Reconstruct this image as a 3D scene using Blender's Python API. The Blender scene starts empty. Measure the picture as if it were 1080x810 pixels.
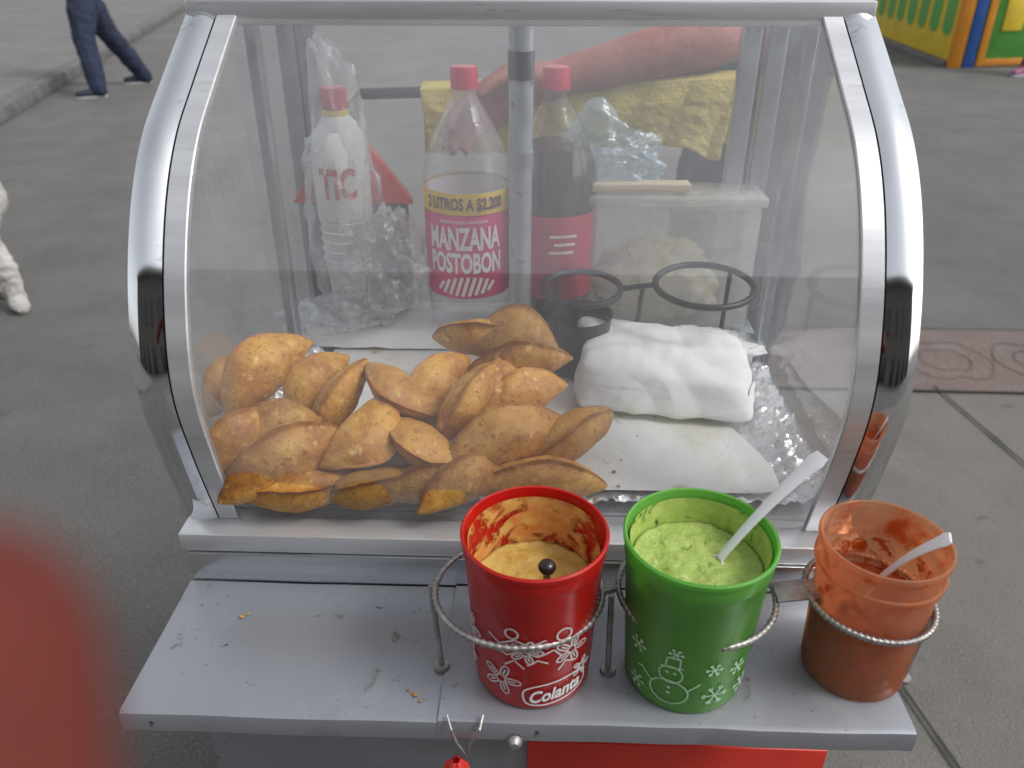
import bpy, bmesh, math, random
from mathutils import Vector, Matrix, noise
R=math.radians
random.seed(7)
SC=bpy.context.scene; C=SC.collection
V=Vector
# ------------------------------------------------------------------ camera
HC=1.42; CX=.015; PITCH=R(29); YAW=R(-2); FPX=848.
fh=V((math.sin(YAW),math.cos(YAW),0)); RT=V((math.cos(YAW),-math.sin(YAW),0)); ZU=V((0,0,1))
FW=fh*math.cos(PITCH)-ZU*math.sin(PITCH); UPV=fh*math.sin(PITCH)+ZU*math.cos(PITCH)
CP=V((CX,0,HC))
def ray(px,py): return FW*FPX+RT*(px-540)+UPV*(405-py)
def pz(px,py,z):
    d=ray(px,py); return CP+d*((z-HC)/d.z)
def py_(px,py,y):
    d=ray(px,py); return CP+d*(y/d.y)
def camp(x,y,z): return CP+RT*x+UPV*y+FW*z
cd=bpy.data.cameras.new('camera'); cam=bpy.data.objects.new('camera',cd); C.objects.link(cam); SC.camera=cam
m3=Matrix((RT,UPV,-FW)).transposed(); cam.matrix_world=Matrix.Translation(CP)@m3.to_4x4()
cd.sensor_width=36; cd.lens=FPX/1080*36; cd.clip_start=.004; cd.clip_end=600
cd.dof.use_dof=True; cd.dof.focus_distance=.72; cd.dof.aperture_fstop=8

# ------------------------------------------------------------------ materials
def nmat(name):
    m=bpy.data.materials.new(name); m.use_nodes=True; nt=m.node_tree
    return m,nt,nt.nodes['Principled BSDF'],nt.nodes['Material Output']
def c4(c): return (c[0],c[1],c[2],1)
def ramp(nt,fac,stops):
    r=nt.nodes.new('ShaderNodeValToRGB'); e=r.color_ramp.elements
    e[0].position=stops[0][0]; e[0].color=c4(stops[0][1]); e[1].position=stops[1][0]; e[1].color=c4(stops[1][1])
    for p,c in stops[2:]:
        q=e.new(p); q.color=c4(c)
    nt.links.new(fac,r.inputs[0]); return r.outputs[0]
def coordn(nt,stretch=(1,1,1),kind='Object'):
    t=nt.nodes.new('ShaderNodeTexCoord'); mp=nt.nodes.new('ShaderNodeMapping'); mp.inputs['Scale'].default_value=stretch
    nt.links.new(t.outputs[kind],mp.inputs[0]); return mp.outputs[0]
def noi(nt,co,scale,detail=5,rough=.6,dist=0):
    n=nt.nodes.new('ShaderNodeTexNoise'); n.inputs['Scale'].default_value=scale; n.inputs['Detail'].default_value=detail
    n.inputs['Roughness'].default_value=rough; n.inputs['Distortion'].default_value=dist
    nt.links.new(co,n.inputs['Vector']); return n.outputs['Fac']
def mixc(nt,f,a,b):
    m=nt.nodes.new('ShaderNodeMix'); m.data_type='RGBA'
    for s,v in ((0,f),(6,a),(7,b)):
        if hasattr(v,'is_linked'): nt.links.new(v,m.inputs[s])
        else: m.inputs[s].default_value=v if s==0 else c4(v)
    return m.outputs[2]
def mat(name,c1,c2=None,scale=12,rough=.5,rough2=None,metal=0,bump=0,bscale=80,bdist=.002,coat=0,stains=(),stretch=(1,1,1),spec=.5,lo=.35,hi=.65,sss=0):
    m,nt,b,out=nmat(name); co=coordn(nt,stretch)
    c2=c2 or tuple(x*.8 for x in c1)
    n=noi(nt,co,scale); col=ramp(nt,n,[(lo,c1),(hi,c2)])
    for sc_,a,h,cc in stains:
        f=ramp(nt,noi(nt,co,sc_,4,.65,.3),[(a,(0,0,0)),(h,(1,1,1))]); col=mixc(nt,f,col,cc)
    nt.links.new(col,b.inputs['Base Color'])
    b.inputs['Metallic'].default_value=metal; b.inputs['Roughness'].default_value=rough
    b.inputs['Coat Weight'].default_value=coat; b.inputs['Specular IOR Level'].default_value=spec
    if sss: b.inputs['Subsurface Weight'].default_value=sss; b.inputs['Subsurface Scale'].default_value=.006
    if rough2 is not None:
        rr=ramp(nt,noi(nt,co,scale*1.7,6),[(.35,(rough,)*3),(.7,(rough2,)*3)]); nt.links.new(rr,b.inputs['Roughness'])
    if bump:
        bn=nt.nodes.new('ShaderNodeBump'); bn.inputs['Strength'].default_value=bump; bn.inputs['Distance'].default_value=bdist
        nt.links.new(noi(nt,co,bscale,6,.65),bn.inputs['Height']); nt.links.new(bn.outputs[0],b.inputs['Normal'])
    return m
def clear(name,tint=(.97,.98,.98),haze=.03,hazec=(.8,.82,.85),gl=1.0,base=.04,rough=.02,bump=0,hscale=6,bscale=40,hmin=.12,stretch=(1,1,1)):
    m,nt,b,out=nmat(name); nt.nodes.remove(b); co=coordn(nt,stretch)
    tr=nt.nodes.new('ShaderNodeBsdfTransparent'); tr.inputs[0].default_value=c4(tint)
    g=nt.nodes.new('ShaderNodeBsdfGlossy'); g.inputs['Roughness'].default_value=rough
    d=nt.nodes.new('ShaderNodeBsdfDiffuse'); d.inputs[0].default_value=c4(hazec)
    tl=nt.nodes.new('ShaderNodeBsdfTranslucent'); tl.inputs[0].default_value=c4(hazec)
    dm=nt.nodes.new('ShaderNodeMixShader'); dm.inputs[0].default_value=.4; nt.links.new(d.outputs[0],dm.inputs[1]); nt.links.new(tl.outputs[0],dm.inputs[2])
    lw=nt.nodes.new('ShaderNodeLayerWeight'); lw.inputs[0].default_value=.5
    p=nt.nodes.new('ShaderNodeMath'); p.operation='POWER'; p.inputs[1].default_value=4.5; nt.links.new(lw.outputs['Facing'],p.inputs[0])
    a=nt.nodes.new('ShaderNodeMath'); a.operation='MULTIPLY_ADD'; a.inputs[1].default_value=.9*gl; a.inputs[2].default_value=base; a.use_clamp=True
    nt.links.new(p.outputs[0],a.inputs[0])
    hz=nt.nodes.new('ShaderNodeMath'); hz.operation='MULTIPLY'; hz.inputs[1].default_value=haze*2
    rr=ramp(nt,noi(nt,co,hscale,6,.7,.5),[(.3,(hmin,)*3),(.75,(1,)*3)]); nt.links.new(rr,hz.inputs[0])
    m1=nt.nodes.new('ShaderNodeMixShader'); nt.links.new(hz.outputs[0],m1.inputs[0]); nt.links.new(tr.outputs[0],m1.inputs[1]); nt.links.new(dm.outputs[0],m1.inputs[2])
    m2=nt.nodes.new('ShaderNodeMixShader'); nt.links.new(a.outputs[0],m2.inputs[0]); nt.links.new(m1.outputs[0],m2.inputs[1]); nt.links.new(g.outputs[0],m2.inputs[2])
    nt.links.new(m2.outputs[0],out.inputs[0])
    if bump:
        bn=nt.nodes.new('ShaderNodeBump'); bn.inputs['Strength'].default_value=bump; bn.inputs['Distance'].default_value=.004
        nt.links.new(noi(nt,co,bscale,4,.6,1.5),bn.inputs['Height'])
        for s in (g,d,lw): nt.links.new(bn.outputs[0],s.inputs['Normal'])
    return m
def plastic(name,col,tl=.35,tp=0.0,rough=.28,c2=None,scale=20,smear=None,bump=0,bscale=100):
    m,nt,b,out=nmat(name); co=coordn(nt)
    cc=ramp(nt,noi(nt,co,scale),[(.3,col),(.7,c2 or col)])
    if smear:
        f=ramp(nt,noi(nt,co,smear[0],5,.7,.6),[(smear[1],(0,0,0)),(smear[2],(1,1,1))]); cc=mixc(nt,f,cc,smear[3])
    nt.links.new(cc,b.inputs['Base Color']); b.inputs['Roughness'].default_value=rough
    t=nt.nodes.new('ShaderNodeBsdfTranslucent'); nt.links.new(cc,t.inputs[0])
    if bump:
        bn=nt.nodes.new('ShaderNodeBump'); bn.inputs['Strength'].default_value=bump; bn.inputs['Distance'].default_value=.004
        nt.links.new(noi(nt,co,bscale,5,.7),bn.inputs['Height']); nt.links.new(bn.outputs[0],b.inputs['Normal'])
    mx=nt.nodes.new('ShaderNodeMixShader'); mx.inputs[0].default_value=tl
    nt.links.new(b.outputs[0],mx.inputs[1]); nt.links.new(t.outputs[0],mx.inputs[2]); last=mx.outputs[0]
    if tp:
        tr=nt.nodes.new('ShaderNodeBsdfTransparent'); nt.links.new(cc,tr.inputs[0])
        m2=nt.nodes.new('ShaderNodeMixShader')
        if smear:
            inv=nt.nodes.new('ShaderNodeMath'); inv.operation='MULTIPLY_ADD'; inv.inputs[1].default_value=-tp*.8; inv.inputs[2].default_value=tp; nt.links.new(f,inv.inputs[0]); nt.links.new(inv.outputs[0],m2.inputs[0])
        else: m2.inputs[0].default_value=tp
        nt.links.new(last,m2.inputs[1]); nt.links.new(tr.outputs[0],m2.inputs[2]); last=m2.outputs[0]
    nt.links.new(last,out.inputs[0]); return m
def patchy(name,col,c2,scale,lo,hi,rough=.4):
    m,nt,b,out=nmat(name); co=coordn(nt)
    nt.links.new(ramp(nt,noi(nt,co,scale*3),[(.35,col),(.65,c2)]),b.inputs['Base Color']); b.inputs['Roughness'].default_value=rough
    f=ramp(nt,noi(nt,co,scale,6,.7,.8),[(lo,(0,0,0)),(hi,(1,1,1))]); t=nt.nodes.new('ShaderNodeBsdfTransparent')
    mx=nt.nodes.new('ShaderNodeMixShader'); nt.links.new(f,mx.inputs[0]); nt.links.new(t.outputs[0],mx.inputs[1]); nt.links.new(b.outputs[0],mx.inputs[2])
    nt.links.new(mx.outputs[0],out.inputs[0]); return m

M={}
M['asphalt']=mat('asphalt',(.142,.138,.131),(.108,.105,.100),scale=2.5,rough=.85,bump=.9,bscale=120,bdist=.014,stains=((.9,.5,.8,(.175,.170,.162)),(170,.54,.68,(.25,.24,.23)),(130,.58,.70,(.055,.055,.054)),(7,.64,.74,(.085,.083,.08))))
M['concrete']=mat('concrete',(.185,.175,.158),(.148,.140,.127),scale=3,rough=.85,bump=.8,bscale=140,bdist=.010,stains=((2.0,.52,.75,(.13,.122,.11)),(160,.56,.70,(.26,.25,.23)),(140,.58,.70,(.09,.085,.078)),(9,.62,.72,(.105,.10,.09))))
M['kerb']=mat('kerb',(.16,.158,.154),(.10,.10,.098),scale=5,rough=.85,bump=.6,stains=((20,.55,.7,(.08,.08,.078)),))
M['walk']=mat('walk',(.16,.157,.153),(.125,.123,.12),scale=2,rough=.85,bump=.3,stains=((30,.6,.7,(.10,.10,.10)),))
M['redtile']=mat('redtile',(.165,.118,.106),(.138,.105,.095),scale=5,rough=.85,bump=1,bscale=30,bdist=.012,stains=((4,.48,.68,(.155,.138,.125)),(150,.58,.7,(.20,.175,.165)),(120,.6,.7,(.085,.07,.062))))
M['redrelief']=mat('redrelief',(.128,.094,.086),(.152,.115,.105),scale=14,rough=.85)
M['joint']=mat('joint',(.04,.04,.037),rough=.9)
M['chrome']=mat('chrome',(.82,.83,.85),(.68,.69,.71),scale=8,rough=.04,rough2=.12,metal=1,stains=((28,.62,.74,(.42,.41,.40)),))
M['alu']=mat('alu',(.66,.67,.69),(.54,.55,.57),scale=6,rough=.28,rough2=.45,metal=.55,bump=.05,bscale=50,stretch=(.4,6,6),stains=((9,.62,.8,(.40,.39,.38)),(60,.66,.74,(.25,.22,.19))))
M['steel']=mat('steel',(.68,.69,.71),(.52,.53,.55),scale=6,rough=.16,rough2=.36,metal=.95,bump=.05,bscale=50,stretch=(.4,6,6),stains=((9,.60,.8,(.30,.29,.29)),(60,.66,.74,(.2,.18,.16))))
M['steel_in']=mat('steel_in',(.50,.52,.56),(.36,.38,.42),scale=10,rough=.25,rough2=.45,metal=.85)
M['galv']=mat('galv',(.325,.34,.375),(.275,.29,.322),scale=3,rough=.30,rough2=.5,metal=.5,bump=.10,bscale=9,bdist=.003,
   stains=((24,.66,.72,(.19,.18,.165)),(80,.67,.72,(.09,.075,.055)),(11,.60,.80,(.37,.385,.41)),(210,.68,.75,(.15,.14,.13)),(5,.60,.72,(.24,.245,.26))))
M['foil']=mat('foil',(.92,.92,.93),(.85,.86,.87),scale=10,rough=.22,rough2=.38,metal=.88,bump=.8,bscale=70,bdist=.004)
M['paper']=mat('paper',(.74,.735,.725),(.67,.665,.655),scale=7,rough=.75,bump=.35,bscale=14,bdist=.008,spec=.3,
   stains=((7,.54,.72,(.60,.565,.48)),(24,.62,.70,(.55,.48,.37)),(190,.68,.73,(.3,.22,.14))))
M['tissue']=mat('tissue',(.80,.80,.81),(.75,.75,.76),scale=14,rough=.9,bump=.35,bscale=24,bdist=.004,spec=.1)
M['glass']=clear('glass',haze=.12,hscale=3.2,gl=1.0,base=.085,rough=.03,hazec=(.84,.86,.90),hmin=.32,stretch=(1.4,.8,.8))  # diffuse haze: dust and smudges, plus whitish sky reflection painted in
M['glass2']=clear('glass2',haze=.08,hscale=9,base=.05)
M['roofglass']=clear('roofglass',haze=.15,hscale=9,base=.05,rough=.1)
M['pet']=clear('pet',tint=(.97,.975,.98),haze=.15,base=.07,rough=.05,bump=.25,bscale=60,hazec=(.85,.86,.88),hmin=.3)
M['petd']=clear('petd',tint=(.95,.95,.95),haze=.02,base=.05,rough=.05,bump=.2,bscale=60)
M['bag']=clear('bag',tint=(.96,.97,.98),haze=.22,hazec=(.90,.91,.93),base=.10,rough=.16,bump=.7,hscale=26,bscale=32)
M['bluebag']=clear('bluebag',tint=(.90,.96,.985),haze=.26,hazec=(.72,.85,.93),base=.09,rough=.2,bump=.6,hscale=20,bscale=28)
M['box']=clear('box',tint=(.96,.96,.95),haze=.28,hazec=(.82,.82,.79),base=.06,rough=.2,bump=.5,hscale=10,hmin=.4)
M['boxfood']=mat('boxfood',(.62,.55,.36),(.70,.68,.60),scale=16,rough=.7,bump=.6,bscale=40,stains=((22,.60,.66,(.55,.20,.16)),(30,.62,.70,(.78,.76,.72))))
M['cola']=mat('cola',(.018,.007,.005),(.024,.009,.007),rough=.08,coat=.5)
M['redcap']=plastic('redcap',(.66,.03,.09),.2)
M['smoke']=plastic('smoke',(.22,.23,.25),.3,tp=.4)
M['pinklabel']=mat('pinklabel',(.74,.045,.22),(.68,.04,.19),rough=.4)
M['labelback']=mat('labelback',(.72,.66,.68),(.66,.60,.62),rough=.6)
M['darklabel']=mat('darklabel',(.46,.025,.075),(.40,.02,.06),rough=.4)
M['yellowlabel']=mat('yellowlabel',(.88,.60,.05),rough=.45)
M['white']=mat('white',(.82,.82,.82),(.78,.78,.78),rough=.5)
M['print']=mat('print',(.74,.69,.69),(.52,.42,.42),scale=60,rough=.5)
M['printg']=mat('printg',(.56,.78,.56),(.36,.62,.34),scale=60,rough=.5)
M['redprint']=mat('redprint',(.62,.02,.02),rough=.4)
M['navyprint']=mat('navyprint',(.10,.03,.07),rough=.4)
M['redcup']=plastic('redcup',(.60,.014,.010),.25,rough=.22,c2=(.50,.01,.008),smear=(16,.60,.72,(.40,.008,.006)))
M['greencup']=plastic('greencup',(.24,.60,.12),.42,tp=.12,rough=.22,c2=(.18,.52,.09))
M['clearcup']=plastic('clearcup',(.90,.60,.42),.5,tp=.66,rough=.24,c2=(.82,.46,.28),scale=14,smear=(55,.52,.64,(.62,.18,.04)))
M['creamsauce']=mat('creamsauce',(.56,.40,.11),(.46,.28,.06),scale=45,rough=.3,bump=.9,bscale=120,bdist=.003,stains=((90,.62,.7,(.35,.10,.02)),))
M['guac']=mat('guac',(.40,.50,.14),(.31,.42,.09),scale=60,rough=.45,bump=1,bscale=110,bdist=.004,stains=((120,.60,.7,(.14,.26,.04)),(90,.66,.72,(.52,.58,.28))))
M['guacs']=patchy('guacs',(.46,.54,.15),(.30,.44,.09),26,.38,.46)
M['creams']=patchy('creams',(.66,.40,.12),(.58,.20,.05),26,.44,.54)
M['salsa']=mat('salsa',(.36,.07,.012),(.26,.035,.008),scale=55,rough=.25,bump=.7,bscale=80,coat=.3,stains=((130,.60,.68,(.18,.01,.004)),(150,.62,.7,(.07,.11,.02)),(140,.66,.72,(.55,.30,.08))))
M['salsas']=patchy('salsas',(.55,.12,.018),(.35,.03,.008),70,.50,.57)
M['wire']=mat('wire',(.46,.45,.44),(.28,.27,.26),scale=60,rough=.35,rough2=.55,metal=.8,bump=.4,bscale=300,stains=((40,.6,.7,(.18,.11,.07)),))
M['blackwire']=mat('blackwire',(.012,.012,.016),rough=.4)
M['spoon']=plastic('spoon',(.84,.85,.87),.3)
M['blackpl']=mat('blackpl',(.02,.015,.015),rough=.2)
M['towel']=plastic('towel',(.86,.74,.26),.35,rough=.95,c2=(.78,.65,.18),scale=30,bump=1,bscale=240)
M['wood']=mat('wood',(.66,.56,.42),(.52,.43,.31),scale=10,rough=.6,stretch=(1,8,8))
M['redplastic']=plastic('redplastic',(.70,.05,.04),.3)
M['redpaint']=mat('redpaint',(.6,.035,.02),(.5,.028,.02),rough=.35)
M['pole']=mat('pole',(.42,.46,.52),(.33,.36,.41),scale=20,rough=.35,metal=.4,stains=((26,.60,.66,(.14,.14,.15)),))
M['jeans']=mat('jeans',(.012,.018,.042),(.024,.032,.066),scale=14,rough=.9,bump=.8,bscale=20,bdist=.02)
M['shirtd']=mat('shirtd',(.07,.08,.10),(.05,.055,.07),rough=.9,bump=.4,bscale=15,bdist=.01)
M['shirtw']=mat('shirtw',(.3,.32,.38),(.26,.28,.33),rough=.9)
M['trous']=mat('trous',(.05,.055,.065),(.04,.04,.05),rough=.9)
M['skin']=mat('skin',(.35,.115,.088),(.27,.080,.062),scale=22,rough=.55,bump=.5,bscale=60,bdist=.006,sss=.12)
M['skinr']=mat('skinr',(.13,.028,.020),(.11,.024,.018),scale=60,rough=.8,spec=.2,bump=.2,bscale=400,sss=.05)
M['nail']=mat('nail',(.20,.07,.055),rough=.5)
M['hair']=mat('hair',(.015,.011,.009),(.03,.02,.015),scale=60,rough=.5,bump=.6,bscale=120)
M['eye']=mat('eye',(.7,.7,.7),rough=.1); M['shoe']=mat('shoe',(.015,.02,.045),rough=.6); M['sole']=mat('sole',(.40,.40,.40),rough=.6)
M['shoe2']=mat('shoe2',(.05,.09,.28),(.40,.06,.07),scale=25,rough=.6,lo=.48,hi=.52)
M['dog']=mat('dog',(.66,.64,.62),(.52,.50,.47),scale=14,rough=.9,bump=1,bscale=60,bdist=.02)
M['rubber']=mat('rubber',(.02,.02,.02),rough=.8)
M['kyel']=mat('kyel',(.72,.52,.03),(.60,.42,.03),scale=4,rough=.6,bump=.3,bscale=20,stains=((14,.6,.72,(.45,.33,.06)),)); M['kgrn']=mat('kgrn',(.09,.33,.05),(.06,.26,.04),scale=4,rough=.6)
M['kblu']=mat('kblu',(.03,.12,.42),rough=.6); M['korg']=mat('korg',(.70,.27,.02),rough=.6)
M['plaster']=mat('plaster',(.12,.11,.095),(.09,.085,.07),scale=1.5,rough=.9); M['dark']=mat('dark',(.02,.025,.03),rough=.2); M['wframe']=mat('wframe',(.1,.08,.06),rough=.6)  # plaster darkened so the added building mirrors dark in the frame
M['crumb']=mat('crumb',(.42,.22,.06),(.3,.12,.03),scale=80,rough=.6)
def emp_mat():
    m,nt,b,out=nmat('fried_dough'); co=coordn(nt)
    oi=nt.nodes.new('ShaderNodeObjectInfo'); ad=nt.nodes.new('ShaderNodeVectorMath'); ad.operation='ADD'
    nt.links.new(co,ad.inputs[0]); nt.links.new(oi.outputs['Random'],ad.inputs[1]); co=ad.outputs[0]
    c=ramp(nt,noi(nt,co,22,7,.70,.5),[(.28,(.70,.41,.10)),(.47,(.59,.30,.06)),(.60,(.44,.185,.034)),(.74,(.25,.085,.016))])
    f=ramp(nt,noi(nt,co,170,4,.6),[(.57,(0,0,0)),(.69,(.9,.9,.9))]); c=mixc(nt,f,c,(.29,.105,.018))
    f=ramp(nt,noi(nt,co,95,4,.6),[(.59,(0,0,0)),(.71,(.9,.9,.9))]); c=mixc(nt,f,c,(.78,.51,.18))
    f=ramp(nt,noi(nt,co,330,2,.6),[(.66,(0,0,0)),(.72,(1,1,1))]); c=mixc(nt,f,c,(.12,.04,.009))
    at=nt.nodes.new('ShaderNodeAttribute'); at.attribute_name='edge'
    mu=nt.nodes.new('ShaderNodeMath'); mu.operation='MULTIPLY'; nt.links.new(at.outputs['Fac'],mu.inputs[0]); nt.links.new(noi(nt,co,30,3),mu.inputs[1])
    f=ramp(nt,mu.outputs[0],[(.20,(0,0,0)),(.6,(.95,.95,.95))]); c=mixc(nt,f,c,(.32,.11,.018))
    hs=nt.nodes.new('ShaderNodeHueSaturation'); ma=nt.nodes.new('ShaderNodeMath'); ma.operation='MULTIPLY_ADD'; ma.inputs[1].default_value=.5; ma.inputs[2].default_value=.70
    nt.links.new(oi.outputs['Random'],ma.inputs[0]); nt.links.new(ma.outputs[0],hs.inputs['Value']); nt.links.new(c,hs.inputs['Color'])
    nt.links.new(hs.outputs[0],b.inputs['Base Color']); b.inputs['Roughness'].default_value=.5; b.inputs['Coat Weight'].default_value=.10; b.inputs['Coat Roughness'].default_value=.35
    bn=nt.nodes.new('ShaderNodeBump'); bn.inputs['Strength'].default_value=.8; bn.inputs['Distance'].default_value=.0020
    nt.links.new(noi(nt,co,120,7,.7),bn.inputs['Height']); nt.links.new(bn.outputs[0],b.inputs['Normal']); return m
M['emp']=emp_mat()

# ------------------------------------------------------------------ mesh helpers
WL={}
def tag(o,label=None,cat=None,group=None,kind=None):
    if label:o['label']=label
    if cat:o['category']=cat
    if group:o['group']=group
    if kind:o['kind']=kind
    return o
def thing(name,loc,label,cat,group=None):
    o=bpy.data.objects.new(name,None); o.empty_display_size=.05; C.objects.link(o); o.location=loc; WL[o.name]=V(loc); return tag(o,label,cat,group)
def frame_path(pts,closed):
    n=len(pts); T=[]
    for i in range(n):
        a=pts[(i-1)%n] if (closed or i>0) else pts[i]; b=pts[(i+1)%n] if (closed or i<n-1) else pts[i]
        T.append((b-a).normalized())
    up=V((0,0,1)) if abs(T[0].z)<.9 else V((1,0,0))
    N=[(up-T[0]*up.dot(T[0])).normalized()]
    for i in range(1,n):
        q=N[-1]-T[i]*N[-1].dot(T[i]); N.append(q.normalized())
    return T,N
class MB:
    def __init__(s): s.v=[]; s.f=[]
    def add(s,vs,fs):
        k=len(s.v); s.v+= [V(a) for a in vs]; s.f+=[tuple(k+i for i in f) for f in fs]; return s
    def box(s,x0,x1,y0,y1,z0,z1):
        return s.add([(x0,y0,z0),(x1,y0,z0),(x1,y1,z0),(x0,y1,z0),(x0,y0,z1),(x1,y0,z1),(x1,y1,z1),(x0,y1,z1)],
            [(0,3,2,1),(4,5,6,7),(0,1,5,4),(1,2,6,5),(2,3,7,6),(3,0,4,7)])
    def obox(s,c,ax,ay,az,hx,hy,hz):
        P=[]
        for k in (-1,1):
            for (i,j) in ((-1,-1),(1,-1),(1,1),(-1,1)): P.append(c+ax*hx*i+ay*hy*j+az*hz*k)
        return s.add(P,[(0,3,2,1),(4,5,6,7),(0,1,5,4),(1,2,6,5),(2,3,7,6),(3,0,4,7)])
    def tube(s,pts,r,seg=10,closed=False,rfn=None):
        pts=[V(p) for p in pts]; T,N=frame_path(pts,closed); n=len(pts); vs=[];fs=[]
        for i,p in enumerate(pts):
            B=T[i].cross(N[i]); rr=r if rfn is None else rfn(i/(n-1 if not closed else n))
            for k in range(seg):
                a=2*math.pi*k/seg; vs.append(p+(B*math.cos(a)+N[i]*math.sin(a))*rr)
        m=n if closed else n-1
        for i in range(m):
            for k in range(seg):
                a=i*seg+k; b=i*seg+(k+1)%seg; c=((i+1)%n)*seg+(k+1)%seg; d=((i+1)%n)*seg+k
                fs.append((a,b,c,d))
        if not closed: fs.append(tuple(range(seg))[::-1]); fs.append(tuple((n-1)*seg+k for k in range(seg)))
        return s.add(vs,fs)
    def lathe(s,prof,seg=48,c=(0,0,0),wob=None):
        c=V(c); vs=[];fs=[]
        for (r,z) in prof:
            for k in range(seg):
                a=2*math.pi*k/seg; w=1 if wob is None else wob(a,r,z); vs.append(c+V((r*w*math.cos(a),r*w*math.sin(a),z)))
        for i in range(len(prof)-1):
            for k in range(seg): fs.append((i*seg+k,i*seg+(k+1)%seg,(i+1)*seg+(k+1)%seg,(i+1)*seg+k))
        return s.add(vs,fs)
    def grid(s,fn,nu,nv,cu=False):
        vs=[V(fn(i/(nu if cu else nu-1),j/(nv-1))) for i in range(nu) for j in range(nv)]; fs=[]
        for i in range(nu if cu else nu-1):
            for j in range(nv-1):
                a=i*nv+j; b=((i+1)%nu)*nv+j; fs.append((a,b,b+1,a+1))
        return s.add(vs,fs)
    def sphere(s,c,r,sub=2,sc=(1,1,1)):
        bm=bmesh.new(); bmesh.ops.create_icosphere(bm,subdivisions=sub,radius=r)
        vs=[V(c)+V((v.co.x*sc[0],v.co.y*sc[1],v.co.z*sc[2])) for v in bm.verts]; fs=[tuple(v.index for v in f.verts) for f in bm.faces]; bm.free()
        return s.add(vs,fs)
    def prism(s,poly,z0,z1):
        n=len(poly); return s.add([(p[0],p[1],z0) for p in poly]+[(p[0],p[1],z1) for p in poly],[tuple(range(n))[::-1],tuple(range(n,2*n))]+[(i,(i+1)%n,n+(i+1)%n,n+i) for i in range(n)])
    def build(s,name,m,parent=None,smooth=False,bevel=0,label=None,cat=None,group=None,kind=None,edge=None,ang=40):
        if not s.v: return None
        lo=V((min(v.x for v in s.v),min(v.y for v in s.v),min(v.z for v in s.v))); hi=V((max(v.x for v in s.v),max(v.y for v in s.v),max(v.z for v in s.v)))
        c=V(((lo.x+hi.x)/2,(lo.y+hi.y)/2,lo.z))
        me=bpy.data.meshes.new(name); me.from_pydata([tuple(v-c) for v in s.v],[],s.f); me.update()
        bm=bmesh.new(); bm.from_mesh(me)
        if bevel:
            bmesh.ops.bevel(bm,geom=list(bm.edges),offset=bevel,segments=2,affect='EDGES',profile=.5)
        if len(bm.faces)<60000: bmesh.ops.recalc_face_normals(bm,faces=bm.faces)
        bm.to_mesh(me); bm.free()
        if edge is not None:
            at=me.attributes.new('edge','FLOAT','POINT'); at.data.foreach_set('value',edge)
        me.materials.append(m)
        if smooth or bevel:
            me.polygons.foreach_set('use_smooth',[True]*len(me.polygons)); me.set_sharp_from_angle(angle=R(ang))
        o=bpy.data.objects.new(name,me); C.objects.link(o); WL[o.name]=c
        if parent is not None: o.parent=parent; o.location=c-WL[parent.name]
        else: o.location=c
        return tag(o,label,cat,group,kind)
def spline(P,n=8):
    P=[V(p) for p in P]; out=[]
    for i in range(len(P)-1):
        p0=P[max(i-1,0)];p1=P[i];p2=P[i+1];p3=P[min(i+2,len(P)-1)]
        for k in range(n):
            t=k/n; out.append(.5*((2*p1)+(p2-p0)*t+(2*p0-5*p1+4*p2-p3)*t*t+(3*p1-p0-3*p2+p3)*t**3))
    out.append(P[-1]); return out
def blob(name,chains,voxel,m,parent=None,it=4,disp=0,dsc=8,**kw):
    mb=MB()
    for ch in chains:
        for i,(p,r) in enumerate(ch):
            mb.sphere(p,r,2)
            if i<len(ch)-1:
                q,r2=ch[i+1]; p=V(p);q=V(q); d=q-p
                if d.length<1e-6: continue
                n=d.normalized(); a=n.orthogonal().normalized(); b=n.cross(a); S=14; vs=[]
                for (cc,rr) in ((p,r),(q,r2)):
                    for k in range(S): t=2*math.pi*k/S; vs.append(cc+(a*math.cos(t)+b*math.sin(t))*rr*.995)
                mb.add(vs,[(k,(k+1)%S,S+(k+1)%S,S+k) for k in range(S)]+[tuple(range(S))[::-1],tuple(range(S,2*S))])
    me=bpy.data.meshes.new('tmp'); me.from_pydata([tuple(v) for v in mb.v],[],mb.f); o=bpy.data.objects.new('tmp',me); C.objects.link(o)
    r=o.modifiers.new('r','REMESH'); r.mode='VOXEL'; r.voxel_size=voxel
    s=o.modifiers.new('s','SMOOTH'); s.factor=.6; s.iterations=it
    dg=bpy.context.evaluated_depsgraph_get(); ev=o.evaluated_get(dg); me2=bpy.data.meshes.new_from_object(ev)
    out=MB(); out.v=[v.co.copy() for v in me2.vertices]; out.f=[tuple(p.vertices) for p in me2.polygons]
    if disp:
        out.v=[v+noise.noise_vector(v*dsc)*disp+noise.noise_vector(v*dsc*3)*disp*.4 for v in out.v]
    bpy.data.objects.remove(o); bpy.data.meshes.remove(me)
    return out.build(name,m,parent,smooth=True,ang=180,**kw)
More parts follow.
